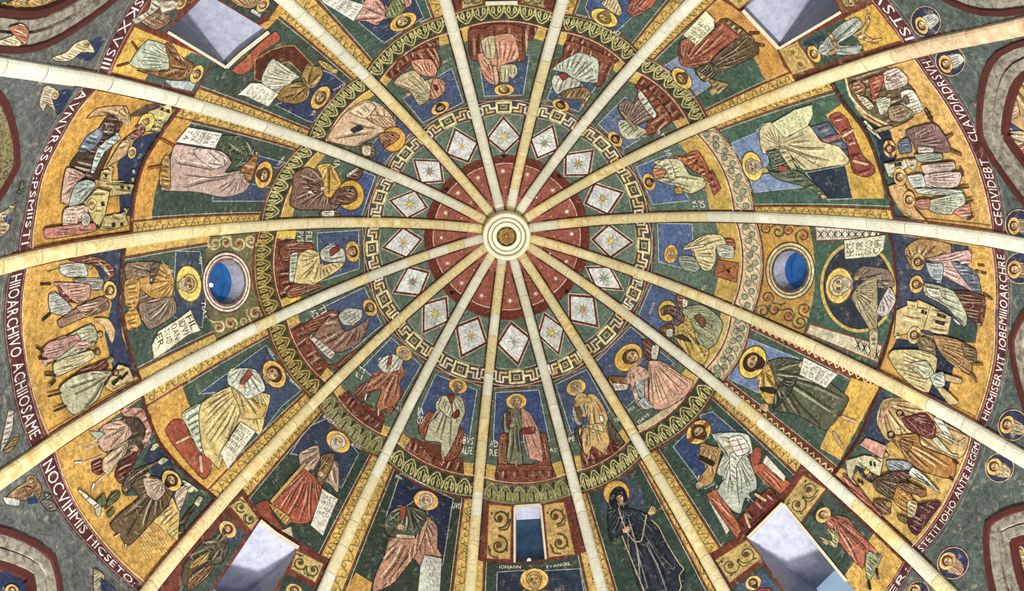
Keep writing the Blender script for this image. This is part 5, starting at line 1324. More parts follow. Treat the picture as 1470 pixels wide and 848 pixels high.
f = P.fig('painted_plant'); f.robe('600,380 640,290 690,280 680,320 640,350', '4a5434', n=3).sub('leaf', '555,330 600,290 610,350 570,370', '55603c').sub('leaf', '610,410 650,370 655,400 630,425', '55603c'); f.done()
f = P.fig('painted_axe'); f.robe('445,272 462,268 582,362 572,382 545,375', 'd8d0b8', n=2).sub('blade', '545,380 580,360 575,415 555,420', 'a8a890'); f.done()
rim(P)
# --- web 9
T(0, 330)
P = scene(9, 'fresco of a pale robed crowd round a haloed brown figure', G9)
P.area('blue_sky', '500,140 715,108 695,300 700,600 790,842 660,880 640,760 600,600 642,420 560,240', '2c3a5c')
f = P.fig('painted_cave'); f.robe('390,172 480,150 580,160 652,212 660,260 620,290 600,230 500,195', '74422e', n=6).sub('teeth', '560,180 600,200 640,262 620,262 580,210', 'c4a880', n=5); f.done()
f = P.fig(); f.robe('340,202 482,190 502,262 400,272 350,250', 'b8bcb0', n=8).head('520,210', 8, '6a5a48', None, 0, halo=None); f.ln('270,240 350,215', 2, '6a5a3a', 'staff'); f.done()
f = P.fig(); f.robe('418,282 592,280 582,342 500,342', '8c8e86', n=6).head('570,315', 8, '9aa0a0', 'a8aca8', 0, halo=None); f.done()
f = P.fig(); f.robe('308,302 512,312 512,392 442,422 362,352', 'b58474', n=8).sub('lining', '330,310 400,400 440,420 360,400', '7a3a30', n=2); shoe(f, ['290,310 232,312']).done()
f = P.fig(); f.robe('280,372 322,358 412,442 392,492 290,472', 'a0a39e', n=8).done()
f = P.fig(); f.robe('330,522 482,422 602,380 624,452 462,512 350,562', '8a6652', focus='620,400', n=10).sub('mantle', '440,440 620,390 600,420 480,480', '9c7a64', n=3).head('632,346', 13.5, '5a3c28', '5a3c28', .2, halo='cfa440', rot=-.3); shoe(f, ['290,480 245,520']).done()
f = P.fig(); f.robe('320,722 330,642 522,540 562,602 542,662 330,762', 'a0a886', focus='600,570', n=9).head('575,600', 9, '6a4c30', None, 0, halo=None).done()
P.area('hill_edge', '540,508 622,510 662,580 642,652 600,560', 'b99c6a', 1, sm=1)
f = P.fig(); f.robe('240,692 290,642 442,600 462,632 262,782', 'b4837a', n=7).head('535,655', 8, '6e4c34', None, 0, halo=None); shoe(f, ['250,700 208,672', '270,740 222,738']).done()
f = P.fig(); f.robe('310,762 522,690 542,732 420,800 320,842', 'b6ad80', n=8).head('560,700', 9, '5c4028', '5c4028', 0, halo=None).done()
f = P.fig(); f.robe('420,842 522,780 572,832 500,890 440,880', '6a2c28', n=4).head('640,745', 9, '7a5c48', None, 0, halo=None); shoe(f, ['320,835 260,832', '320,860 285,900']).done()
walls(P, ['600,902 680,770 742,790 772,862 650,932'], 'c0a868', ['640,880 690,830 700,840 655,895', '690,850 730,810 738,820 700,862'])
f = P.fig(); f.robe('340,912 420,842 522,812 642,812 602,872 562,972 432,1062 372,1012', 'a5a482', focus='620,830', n=12, w=2).head('665,820', 10, '4c3422', '4c3422', 0, halo=None); shoe(f, ['350,935 275,955', '380,1010 310,1040']).done()
rim(P)
# --- web 10
T(0, 150)
P = scene(10, 'fresco of a river crossing with a dark boat shape, towers and haloed robed figures', G10, 'bf8c36')
P.area('blue_sky', '672,342 742,200 882,160 930,165 832,332 790,560 760,640 690,640 680,450', '27345a'); P.area('dark_hill', '720,70 840,0 980,-20 1010,30 800,70', '54423a')
f = P.fig('painted_boat'); f.robe('400,342 520,200 622,60 722,72 692,132 642,252 562,422 500,442', '46332a', n=9, w=2).sub('blue_oval', '450,262 500,180 582,130 592,172 540,252 470,277', '5a6c8a', n=3); f.done()
f = P.fig(); f.robe('498,77 560,20 722,8 752,100 722,112 642,60 530,72', 'ae8a5a', focus='740,80', n=8).head('735,105', 9, 'b0a070', None, 0, halo=None).done()
walls(P, ['800,100 852,40 982,-10 992,50 922,160 832,152', '900,90 952,92 930,140 890,130'], 'b7a768', ['872,122 892,118 894,134 876,136', '922,20 940,18 942,34 926,36', '955,30 972,28 974,44 958,46'])
f = P.fig(); f.sub('halo', '785,120 820,60 870,50 890,90 860,150 810,150', 'c9b04c').robe('700,210 780,150 832,140 820,170 740,230', '8a5a44', n=4).head('840,98', 10, '6a4a34', None, 0, halo=None).done()
f = P.fig(); f.robe('520,392 560,252 672,168 692,200 602,272 540,392', 'a4b6ae', n=7).done()
f = P.fig(); f.robe('630,322 702,210 772,202 722,292 612,360', 'ae8c5e', focus='750,220', n=7).head('758,276', 9, '8a6a48', None, 0, halo='c9aa58').done()
walls(P, ['582,382 652,362 640,440 570,440', '560,432 772,460 752,512 602,532 642,482 570,470'], 'b9a566', ['600,400 616,396 618,414 604,416', '690,465 712,468 710,484 692,480', '730,470 748,474 746,490 732,486'])
f = P.fig(); f.robe('350,562 370,402 392,360 492,402 432,462 420,562', 'c39c88', focus='480,420', n=9).done()
f = P.fig(); f.robe('395,582 430,462 500,430 552,462 472,562', '9eb0a6', focus='540,460', n=9).done()
walls(P, ['480,560 560,480 632,500 602,640 560,722 520,640', '600,642 702,622 742,592 722,640 742,692 632,722 570,720'], 'b4a464', ['580,560 600,556 602,580 584,584', '640,680 660,676 664,700 644,704', '690,680 706,676 710,696 694,700', '548,690 566,688 566,712 550,712'])
f = P.fig(); f.robe('370,602 462,580 442,690 360,700', 'c8a494', n=6).head('528,582', 11, '8a7448', None, 0, halo='b9a35c').done()
f = P.fig(); f.robe('258,712 420,690 542,680 552,722 482,742 262,772', 'b36b5e', n=9).head('492,660', 10, '9a9a94', 'a0a098', 0, halo='a8a89c').done()
P.strokes('gold_posts', [('765,375 770,395', 3.5, 'c4b078'), ('760,420 765,440', 3.5, 'c4b078')])
rim(P)
# --- web 11 : narrow panel beside the window
T(0, 0)
Q = pts('770,150 1232,345 1122,535 630,415')
P = Panel(Q.mean(0), 'fresco of a small haloed figure in pale green skirt crouching beside the window ledge'); P.rng = (11, G11, hin)
P.area('ochre_ground', Q, 'c69f3c', 2.4, '7a3828'); P.area('green_ground', '850,430 960,390 1100,300 1232,345 1122,535 830,460', '485a50'); P.area('cloud', '950,462 1130,470 1100,522 990,500', 'a9b4b4')
f = P.fig(); f.robe('745,362 850,228 1012,290 1022,332 972,402 790,392', 'a6b298', focus='1060,370', n=10, w=2).sub('torso', '948,250 1062,340 1112,370 1092,442 1002,462 780,402 962,412 972,342', '86582f', focus='1080,400', n=8).sub('arm', '950,250 985,250 1040,340 1020,352', '8a5c3c', n=2)
f.head('1130,425', 14.5, '6a4428', None, .2, halo='d4ae48', fs=.95).foot('740,362', '672,380', 5, '6c3424').foot('790,285', '758,240', 5, '6c3424'); f.done()
P.stroke('red_line', '1232,345 1122,535', 2.4, '7a3828')
Q = pts('1020,-60 1110,-60 1000,120 960,190 860,160 780,140 900,-20')
P = Panel(Q.mean(0), 'fresco fragment of a brown crouching figure and pale cloths above the window ledge'); P.rng = (11, G11, hin); P.area('dark_ground', Q, '4a4a44')
f = P.fig(); f.robe('820,72 942,78 982,120 902,172 812,132', '8e6a50', n=8).sub('cloth', '880,-30 960,-10 900,60 780,140 760,110 850,60', 'aaa28a', n=6).head('1040,18', 11, '7a5a34', None, 0, halo='b99c50').done()
T(300, 0)
Q = pts('90,-40 480,-40 420,20 272,132 20,-20')
P = Panel(Q.mean(0), 'fresco fragment of a haloed brown figure at the crown side of the window ledge'); P.rng = (11, G11, hin); P.area('dark_ground', Q, '33403e', 2, '6e3428')
f = P.fig(); f.robe('110,-20 230,-30 300,10 240,50 160,30', 'a07c4c', n=7).sub('cloth', '250,50 300,80 290,100 240,70', 'a8b0ac', n=2).head('310,30', 12, '6a4a2c', None, 0, halo='c9a044').done()
# --- web 15
T(860, 0)
ornament('pale gold square of faint scroll work beside the red mantled figure', '1030,288 1140,235 1252,385 1110,432', 'b79a4e', '8a743c', 2, 1.6)
ornament('small gold leaf patch above the upper marble window recess', '700,-30 870,-30 872,0 805,52', 'b59a50', '5a5430', 1, 1.6)
T(1103, 0)
Q = pts('168,237 432,102 602,18 772,232 272,388')
P = Panel(Q.mean(0), 'fresco of a haloed figure in pale grey robe striding across ochre ground', ); P.rng = (15, G15, hin); P.area('ochre_ground', Q, 'c39638', 2.4, '74342a'); P.area('green_ground', '172,236 438,106 552,292 272,386', '38503f'); P.area('blue_ground', '190,250 310,190 340,230 230,270', '26364a')
f = P.fig(); f.sub('leg', '480,202 542,160 572,88 584,130 552,192 632,242 622,252 520,222', 'b09152', n=3).robe('300,262 402,148 500,98 542,140 482,202 402,252 440,262 542,260 512,312 352,312', '9aa79b', focus='320,290', n=12, w=2).sub('arm', '338,182 372,200 402,290 350,322 330,300 380,280', 'b58e58', n=2)
f.head('262,310', 13.5, '4a3020', None, .2, halo='d39c3c', fs=.95); f.foot('560,110', '575,80', 5).foot('600,235', '650,225', 5); f.done()
Q = pts('385,-20 600,-40 590,5 428,75')
P = Panel(Q.mean(0), 'fresco corner with a brown figure touching the upper marble window recess'); P.rng = (15, G15, hin); P.area('brown_ground', Q, '6a5038', 2.2, '8a4030'); f = P.fig(); f.robe('420,0 500,-20 520,10 450,45', '9a7c48', n=4).head('470,10', 8, '4a3420', None, 0, halo='a88840').done()
# --- web 0
T(1103, 150)
P = scene(0, 'fresco of a cave full of beasts above three haloed robed figures walking', G0, 'c4964a')
P.area('green_sky', '350,-140 440,-180 500,20 620,160 722,400 740,660 700,640 640,380 560,170 430,0', '3c5a50'); P.area('blue_sky', '500,50 640,130 700,150 740,300 660,400 620,200', '1e2c4c'); P.area('green_corner', '715,560 790,640 900,690 730,660', '3a4c44')
f = P.fig('painted_cave'); f.robe('428,-160 480,-182 662,-222 842,-80 832,72 702,132 560,60 470,-60', '665638', n=6).ln('440,-170 470,-50 560,50 700,125', 3.2, 'c4b888', 'cave_rim'); f.done()
f = P.fig('painted_beast'); f.robe('660,-182 742,-212 802,-152 792,-110 680,-80', 'c8b6aa', n=6).head('690,-150', 7, '5a4030', None, 0, halo=None).done()
f = P.fig('painted_beast'); f.robe('578,-152 662,-170 650,-100 602,0 590,-60', '9c4a36', n=5).done()
f = P.fig('painted_beast'); f.robe('618,-32 702,-42 692,32 642,62', 'a8ae98', n=6).head('690,-50', 6.5, '6a4c34', None, 0, halo=None).done()
f = P.fig('painted_beast'); f.robe('758,-72 832,-82 892,32 800,52', 'cfcab6', n=6).sub('spots', '770,-40 800,-50 810,-10 785,0', '6a5444').done()
f = P.fig('painted_beast'); f.robe('690,20 760,0 830,40 780,100 700,90', '8a7658', n=6).head('770,30', 7, '7a5c3c', None, 0, halo=None).done()
f = P.fig('painted_beast'); f.robe('460,-110 520,-140 560,-100 540,-40 490,-60', '8a5a3c', n=4).head('490,-95', 7, '6a3c28', None, 0, halo=None).done()
f = P.fig('painted_beast'); f.robe('500,-60 560,-40 610,10 570,30', 'c4b898', n=5).done()
f = P.fig('painted_palm'); f.robe('545,100 560,90 650,195 640,200', 'd4d0b0', n=2).sub('frond', '560,130 570,128 620,170 610,176', 'd4d0b0').sub('frond', '600,150 690,120 720,130 640,160', '9a8c60').done()
f = P.fig('painted_thornbush'); f.robe('895,30 910,25 945,95 935,100', '5a4428', n=0).sub('twig', '905,50 930,45 932,52 908,58', '5a4428').sub('twig', '915,75 945,72 945,78 918,82', '5a4428').done()
f = P.fig(); f.robe('788,150 952,108 1032,210 1042,272 862,282 830,222', '7a5856', focus='770,220', n=11, w=2).sub('tunic', '745,222 802,188 824,272 758,282', '58627e', n=5).head('697,254', 13.2, '4c3020', '4c3020', -.1, halo='cba24c', cross=True, rot=.1).sub('hem', '860,240 950,250 940,280 865,282', 'c4b8b0', n=3)
f.foot('1020,190', '1058,172', 6, '6a4a30').foot('1050,265', '1108,290', 6, '6a4a30').hand('760,170', '745,140', 5); f.done()
walls(P, ['660,340 782,313 804,360 690,417', '782,313 862,308 842,382 804,362'], 'bcb79a', ['722,338 762,330 766,348 728,356'])
f = P.fig(); f.robe('840,285 990,280 1000,320 870,330', '8e9c86', n=5).done()
f = P.fig(); f.robe('878,350 1062,328 1072,370 902,400', 'c8a8a0', n=7).done()
P.area('orange_hill', '690,470 782,458 832,582 922,690 782,622 716,542', 'c69a62', 1, sm=1)
f = P.fig(); f.robe('898,402 1104,388 1084,472 900,484', 'bfa69e', focus='820,430', n=10, w=2).sub('tunic', '798,412 882,398 902,472 832,482', 'b4bcb8', n=5).head('755,416', 13.2, '5a3824', None, .1, halo='cf9c4c'); shoe(f, ['1100,365 1120,410', '1090,480 1150,475'][:2], '4a3826').done()
f = P.fig(); f.robe('918,552 1112,508 1134,562 1052,632 930,612', 'a6ae98', focus='840,570', n=10, w=2).sub('tunic', '848,552 922,540 924,602 858,592', 'b06c5c', n=4).sub('hem', '1058,620 1152,568 1162,662', 'bf7c66', n=3).head('808,546', 12.6, '4c3020', None, .1, halo='cf9c4c'); shoe(f, ['1135,560 1175,548', '1140,660 1178,640'], '4a3826').done()
f = P.fig(); f.robe('840,480 1050,485 1130,500 1000,520 860,510', 'a8b0a4', n=5).done()
rim(P)
# --- web 1
T(1103, 330)
P = scene(1, 'fresco of haloed pairs by a small town above a half naked bather', G1, 'c0923f')
P.area('blue_sky', '700,20 1150,92 1152,242 1202,562 1190,642 900,602 740,472 735,200', '36425c'); P.area('green_sky', '1040,560 1200,520 1190,650 1060,640', '33483e'); P.area('blue_sky', '700,700 740,620 900,650 1100,700 1060,800 1020,1000 960,970 900,960 960,740', '27354e')
f = P.fig('painted_cave'); f.robe('780,112 870,50 1042,80 1042,152 902,162 882,232 822,222', 'a07c48', focus='850,200', n=10, w=2).done()
f = P.fig(); f.robe('905,165 1152,113 1162,190 1052,182 1192,362 1150,342 1002,262 960,190', 'c2968e', focus='900,190', n=12, w=2).sub('mantle', '1048,180 1192,240 1224,362 1190,366', '586a82', n=6).sub('tunic', '905,190 1002,192 992,302 930,262', '9aa8b4', n=5).head('860,184', 12.5, '5a3c26', '5a3c26', 0, halo='b8924c'); shoe(f, ['1190,235 1250,250', '1205,200 1240,205'], '5a4028').done()
f = P.fig(); f.sub('cloak', '1058,350 1242,380 1224,552 1130,482', '5e3529', n=7).robe('898,302 1062,350 1142,492 1124,557 1022,442 898,372', 'a8ae90', focus='880,330', n=12, w=2).sub('sleeve', '905,330 980,340 1000,400 930,380', 'b9bda4', n=3).head('850,312', 13.2, '6a4428', '6a4428', .1, halo='d2a848'); shoe(f, ['1235,365 1285,400'], '5a4028').done()
walls(P, ['735,462 862,400 932,430 912,540 890,572 720,612', '932,430 1052,500 1032,602 890,572', '795,405 862,412 850,460 800,450'], 'c0ac70', ['970,476 1022,492 1018,510 966,494', '962,516 1014,532 1010,550 958,534', '880,458 896,462 892,482 876,478', '900,466 912,470 908,488 896,484'])
f = P.fig(); f.robe('945,602 1132,652 1172,832 1080,790 1000,722', '9e7340', focus='880,620', n=11, w=2).sub('tunic', '1110,652 1192,690 1190,762 1130,732', '66523a', n=4).sub('jar', '888,642 952,640 962,722 910,724', '7a6a4a', n=3).head('838,604', 13, '5c4632', '5c4632', .2, halo='c0a860'); shoe(f, ['1170,770 1232,772', '1160,820 1195,870'], '7a5a38').done()
f = P.fig('painted_rock'); f.robe('688,722 722,688 882,690 972,740 922,932 820,890 740,812', 'bfb074', n=9, w=2).done()
f = P.fig('painted_bather'); f.sub('leg', '1000,822 1112,858 1104,884 1010,862', 'b89c70').sub('leg', '960,900 1010,910 1095,992 1040,1002', 'b89c70').robe('800,772 902,750 952,822 902,854 842,812', 'b5b494', focus='820,760', n=7).sub('loincloth', '928,842 1002,813 1014,892 960,904', 'b6c2b6', n=5).head('815,785', 9, 'b0a888', None, 0, halo=None).done()
rim(P)
# --- web 2
T(1103, 480)
P = scene(2, 'fresco of a robed man led before a crowned king by a castle', G2, 'c09a4a')
P.area('blue_sky', '540,562 632,300 720,340 622,482 700,622 640,640', '2c3e5c'); P.area('green_sky', '400,760 540,560 640,640 500,800', '40584c'); P.area('green_sky', '630,300 760,340 900,400 700,380', '3f564a')
f = P.fig('painted_hill'); f.robe('618,482 662,370 802,368 962,478 1152,592 1112,702 1000,720 880,640 760,620 670,600', 'b2935a', focus='650,380', n=12, w=2).ln('640,500 700,410 790,390', 3, 'c4806a', 'rock_edge').done()
f = P.fig(); f.sub('stocking', '945,482 980,470 1062,592 1040,602 1000,560', 'c9c6b8', n=3).sub('stocking', '960,560 1000,570 1110,622 1100,640', 'c9c6b8').robe('770,482 832,462 902,450 962,532 942,602 800,542', '682f2b', focus='770,450', n=9, w=2).head('755,452', 9.5, '3a2418', '3a2418', .2, halo=None); shoe(f, ['1040,595 1090,630', '1090,625 1130,600'], 'b0a078').done()
f = P.fig(); f.sub('stocking', '940,602 970,590 1050,680 1090,690 1080,705 1000,670', 'a9a884').robe('708,592 852,568 882,642 1072,722 1052,830 832,762 760,662', '9e6a30', focus='720,580', n=14, w=2.2).sub('arm', '760,600 830,620 800,680 760,640', '7c5428', n=3).head('705,576', 10, '3a2618', '3a2618', .2, halo=None); shoe(f, ['1060,720 1090,740', '1040,815 1060,835']).done()
f = P.fig(); f.robe('678,722 802,728 842,772 702,792', '7b8b97', n=6).head('668,690', 10, '4a3626', None, .2, halo=None).done()
T(1103, 636)
walls(P, ['440,100 552,68 662,88 642,190 500,132 482,202 582,332 560,330 462,212', '520,12 562,-30 682,20 652,90'], 'b7b28a', ['580,105 592,102 596,128 584,130', '602,108 614,106 618,132 606,134', '510,210 522,206 530,226 518,230', '530,220 540,216 548,236 538,240'])
P.area('pink_tower', '522,10 562,-32 684,18 652,88', 'c18a78', 1); P.area('dark_hall', '500,122 612,182 592,232 532,192', '222a3c'); P.area('brick_wall', '428,180 442,178 656,418 622,432 430,212', 'b0614e', 1, n=4)
f = P.fig('painted_throne'); f.robe('858,352 992,340 932,422 850,530 795,452', '58282f', n=6).sub('bolster', '600,330 682,328 704,402 642,404', '6e4a32', n=3).sub('knob', ell(1103 + 690 / 4, 636 + 352 / 4, 4.5), 'a88a4c').sub('post', '740,410 800,430 790,460 750,440', '7a5a3c').done()
f = P.fig('painted_king'); f.robe('600,212 702,168 802,220 832,262 742,332 620,272', '5b4632', focus='590,190', n=10, w=2).sub('lap', '738,250 792,258 834,332 802,402 720,332', 'ae762f', n=6).sub('fur', '800,330 856,340 840,420 800,420', 'b9a878', n=3).head('578,184', 10, '4a2e1c', '4a2e1c', .3, halo=None).sub('crown', '545,150 555,160 562,140 572,158 582,150 578,176 555,180', 'd8b03c', sm=0).done()
f = P.fig(); f.robe('690,170 800,160 830,190 760,215', '5c3c36', n=4).done()
f = P.fig(); f.robe('830,138 902,190 990,292 902,232 806,182', 'd2d2ca', n=5, w=1.2).ln('840,160 960,265', 1, '2c2824', 'writing').ln('830,175 930,245', 1, '2c2824', 'writing').done()
f = P.fig(); f.robe('730,230 820,230 900,270 880,300 800,280', '7c5c3a', n=4).sub('cushion_roll', '840,260 900,270 910,300 870,310', '8a5a44').done()
rim(P)
# --- web 3 : small panels by the window
Q = pts('335,262 190,456 432,772 520,870 650,870 782,690')
P = Panel(Q.mean(0), 'fresco of a small haloed figure in red cloak striding past the marble window recess'); P.rng = (3, G3, hin)
P.area('green_ground', '333,264 602,520 432,768 192,458', '384a3f', 2, '5c2c24'); P.area('ochre_ground', '602,520 780,690 650,870 520,870 432,768', 'c09640'); P.area('blue_ground', '300,330 352,390 340,450 260,440 250,400', '22303c')
f = P.fig(); f.sub('skirt', '570,622 652,648 580,790 556,722', '8a9266', n=6).robe('370,420 452,424 502,490 642,642 562,612 542,722 400,562', 'a55843', focus='370,420', n=13, w=2.2).sub('cloak_end', '360,415 400,450 560,600 545,610', '8a4838', n=2).sub('arm', '335,470 402,530 392,602 330,572 288,532 370,560', '9c9a62', n=3).head('315,412', 12.5, '5c3c22', None, .6, halo='cba248', fs=.95)
f.foot('620,720', '632,780', 6, '2c2018').foot('575,790', '585,840', 6, '2c2018').hand('335,575', '290,530', 5); f.done()
ornament('gold square of pale curling scrolls between enthroned figure and red cloaked strider', '200,180 332,262 186,455 85,340', 'b59a54', '4a4a30', 2, 1.9)
T(850, 636)
ornament('gold square of pale curling scrolls below the throne of the book holder', '890,550 976,660 790,802 704,670', 'b59a54', '4a4a30', 2, 1.9)
Q = pts('980,690 1130,900 900,960 790,830')
P = Panel(Q.mean(0), 'fresco of a small bearded haloed head below a gold scroll square by the window'); P.rng = (3, G3, hin); P.area('green_ground', Q, '33463a', 2, '6e3028'); P.area('blue_ground', '830,820 980,730 1080,850 1000,900 860,900', '3a5076')
f = P.fig(); f.robe('880,880 940,840 1020,830 1080,900 980,960', '8a3c34', n=6).head('925,802', 12.5, '4a3424', '43301f', 0, halo='cda850').done()
# --- web 7 : small panels by the window
T(0, 636)
Q = pts('1300,408 1422,522 1180,900 1000,900 1090,690')
P = Panel(Q.mean(0), 'fresco of a small haloed figure in dark cloak beside the marble window recess'); P.rng = (7, G7, hin); P.area('green_ground', Q, '3b4a42', 2.4, '743626'); P.area('blue_ground', '1260,480 1300,440 1380,520 1290,650', '2e3f66')
f = P.fig(); f.robe('1250,540 1312,580 1302,642 1270,690 1200,702 1100,822 1040,802 1060,690 1150,580', '4a4436', focus='1290,580', n=12, w=2).sub('lap', '1105,680 1202,618 1185,682 1090,722', '9a7a34', n=4).sub('robe_end', '1090,760 1230,690 1200,760 1080,850', '6e4a2c', n=5).head('1308,495', 14, '4c3828', '4c3828', -.6, halo='cf9c58', fs=.95).done()
T(300, 636)
Q = pts('440,738 612,830 600,920 360,920')
P = Panel(Q.mean(0), 'fresco of a half hidden haloed head below a gold leaf square'); P.rng = (7, G7, hin); P.area('green_ground', Q, '33423a', 2, '743626')
f = P.fig(); f.robe('440,890 540,890 560,960 420,960', '5a4a34', n=3).head('490,848', 13, '5c4430', None, 0, halo='c49a50').done()
# ------------------------------------------------------------------ inscription bands, spandrels, arched niches
BTXT = {8: 'NOCVIHMIS HICSETO:', 9: 'HIIOARCHIVO ACHIIOSAME', 10: 'AVNVRSSO:PSMIISTI', 11: 'SKXVSIII', 15: 'ISTSVRI:', 0: 'CECIVIDEBT    CLAVDIADRSVH', 1: 'HICMISERVIT IOBEMIIIOARCHRE', 2: 'STETIT IOHO ANTE REGEM', 3: 'ISTER:'}
BLAB = {8: 'under the desert stream scene', 9: 'under the crowd of listeners', 10: 'under the dark boat scene', 11: 'under the crouching pale skirted figure', 15: 'under the striding grey robed figure', 0: 'under the cave of beasts', 1: 'under the bather and small town', 2: 'under the crowned king', 3: 'under the red cloaked strider'}
def bands():
    for w in (15, 0, 1, 2, 3, 7, 8, 9, 10, 11):
        g = cell(w, hin, hout)
        P = Panel(g([.5], [.5])[0], 'dark maroon band of white capitals ' + BLAB.get(w, 'under the dark cloaked figure'), 'inscription', 'inscription_band')
        P.area('maroon_ground', strip(w, hin, hout, n=14), '55282b')
        u = np.linspace(0, 1, 14)
        P.stroke('red_line', g(u, 0 * u + .04), 2.0, '8a4038'); P.stroke('pale_line', g(u, 0 * u + .1), .8, 'b08a80'); P.stroke('pale_line', g(u, 0 * u + .92), .9, '9a8078')
        t = BTXT.get(w)
        if t:
            P.k += 1; ws = [glyph(c)[2] for c in t]; tot = sum(ws); x = 0
            u0, u1 = (.07, .93) if len(t) > 10 else ((.06, .5) if w == 11 else (.5, .94) if w == 15 else (.05, .4))
            for c, wd_ in zip(t, ws):
                V, Fs, _ = glyph(c)
                if len(V):
                    uu = u1 - (u1 - u0) * (x + V[:, 0]) / tot; vv = .2 + .62 * (1 - V[:, 1] / .72)
                    p = Part('letter'); p.add(g(uu, vv), Fs, 'd9d2cc', P.k); p.build(P.root)
                x += wd_
bands()
def apx(w, k=0.0):
    """arch outline in the picture, moved in towards its centre by k metres"""
    A = np.array(arch_in(w, k)); return proj(surf(A[:, 0], z_to_phi(A[:, 1])))
def arch_in(w, k):
    A = np.array(ARCHP[w]); X = np.stack([A[:, 0] * R0, A[:, 1]], 1)
    t = np.gradient(X, axis=0); t /= np.linalg.norm(t, axis=1)[:, None]; n = np.stack([-t[:, 1], t[:, 0]], 1)
    c = X.mean(0); s = np.sign(np.sum(n * (c - X), 1)); n = n * np.where(s == 0, 1, s)[:, None]
    m_ = len(X) // 2; n[m_] = (0, -1); Y = X + n * k; Y[m_, 1] = X[m_, 1] - k * 1.25
    return [(x / R0, z) for x, z in Y]
SPL = {0: 'either side of the arch under the cave of beasts', 1: 'over the arch under the small town', 2: 'over the arch under the king', 3: 'under the red cloaked strider', 8: 'over the arch under the desert stream', 9: 'over the arch under the crowd', 10: 'over the leaf banded arch under the dark boat', 11: 'over the arch under the crouching figure', 15: 'over the arch by the striding grey figure'}
SPP = {}
def spandrels():
    for w in (15, 0, 1, 2, 3, 7, 8, 9, 10, 11):
        u = np.linspace(0, 1, 14); top = wp(w, u, hout(w, u)); A = apx(w)[::-1]
        foot = wp(w, [1, .97], [-.29, -.29]); foot0 = wp(w, [.03, 0], [-.29, -.29])
        poly = np.vstack([top, foot[:1], A, foot0[1:]])
        P = Panel(top[7] * .8 + A[len(A) // 2] * .2, 'painted grey green spandrel ' + SPL.get(w, 'under the dark cloaked figure'), 'spandrel', 'spandrel_fresco')
        P.area('ground', poly, '4a5650' if w in (0, 1, 2, 15) else '565a58'); SPP[w] = P
        P.stroke('pale_line', wp(w, u, hout(w, u) - .35 * D2), 1, '7c7a70')
spandrels()
BUST = {0: [('1364,87', 22, 'b9bcb4'), ('1463,322', 21, '9a8460')], 15: [('1329,31', 22, 'a9b6ac')], 1: [('1464,385', 22, '8a7a4c'), ('1454,610', 22, 'a89c7c')], 2: [('1435,671', 21, 'bfa878'), ('1368,808', 23, 'c49078')], 3: [('1318,850', 16, 'a08a6a')]}
T(0, 0, 1)
for w, L in BUST.items():
    for (q, r, c) in L:
        x, y = [float(v) for v in q.split(',')]; P = SPP[w]
        f = P.fig('painted_roundel'); d = np.array([x, y]) - APX; d = d / np.hypot(*d); e = np.array([-d[1], d[0]])
        R = ell(x, y, r * .95, r, math.atan2(d[1], d[0]), 30); f.robe(R, '26325a', n=0, out=2.2, sm=0); f.ln(R, 1.2, 'c9a070', closed=True)
        C = np.array([x, y]) - d * r * .25 + e * r * .15
        B = np.array([C - e * r * .1, C + d * r * .25 - e * r * .55, C + d * r * 1.0 - e * r * .35, C + d * r * 1.1 + e * r * .2, C + d * r * .3 + e * r * .45])
        f.sub('bust', B, c, n=7); f.head(C - d * r * .1 - e * r * .05, r * .62, '4a3020', None, .2, halo='cf9c4a', fs=1.05); f.done()
ANG = {11: [('300,330 380,300 430,250 500,225 545,300 470,300 400,350 330,350', 'c9b98a'), ], 10: [('225,600 250,500 290,490 345,540 300,560 320,640 270,600 250,640', 'b5a88c')], 9: [('-20,300 40,220 80,210 60,270 20,330', 'a09078')], 8: [('120,150 180,90 230,180 160,230 100,200', '7a5238')]}
T(0, 0)
for w, oy, L in ((11, 0, ANG[11]), (10, 0, ANG[10])):
    for q, c in L:
        f = SPP[w].fig('painted_angel'); f.sub('blue_ground', '430,320 560,210 600,230 520,350' if w == 11 else '300,600 340,520 420,520 340,660', '25345c', out=0); f.robe(q, c, n=9, w=1.8); f.head('500,262' if w == 11 else '318,545', 7, '8a6a48', None, 0, halo='b9a468'); f.done()
f = SPP[11].fig('painted_angel'); f.robe('-20,240 60,210 110,190 130,230 100,280 20,270', 'cbb98c', n=8).sub('sleeve', '50,160 130,140 165,180 150,255 120,240', 'a8684a', n=4); f.done()
T(0, 500)
f = SPP[9].fig('painted_angel'); f.robe('0,600 20,480 50,350 80,360 70,470 30,560', 'aba592', n=6).sub('robe_end', '20,590 60,530 110,490 100,540 50,600', '7a6238', n=4); f.done()
T(0, 150)
f = SPP[9].fig('painted_angel'); f.robe('-20,640 40,600 90,570 70,640 50,720 0,760', 'a8926c', n=6).sub('blue_ground', '20,660 70,610 60,690', '27386a', out=0); f.done()
T(0, 636)
f = SPP[8].fig('painted_angel'); f.robe('20,330 100,250 200,200 240,250 220,320 120,330', '86603c', n=8).sub('book', '20,310 110,322 108,360 40,352', 'b9bdb4').sub('blue_ground', '150,320 200,300 220,340 170,350', '20305c', out=0).head('180,215', 8, '5c4030', None, 0, halo='8a6a40'); f.done()

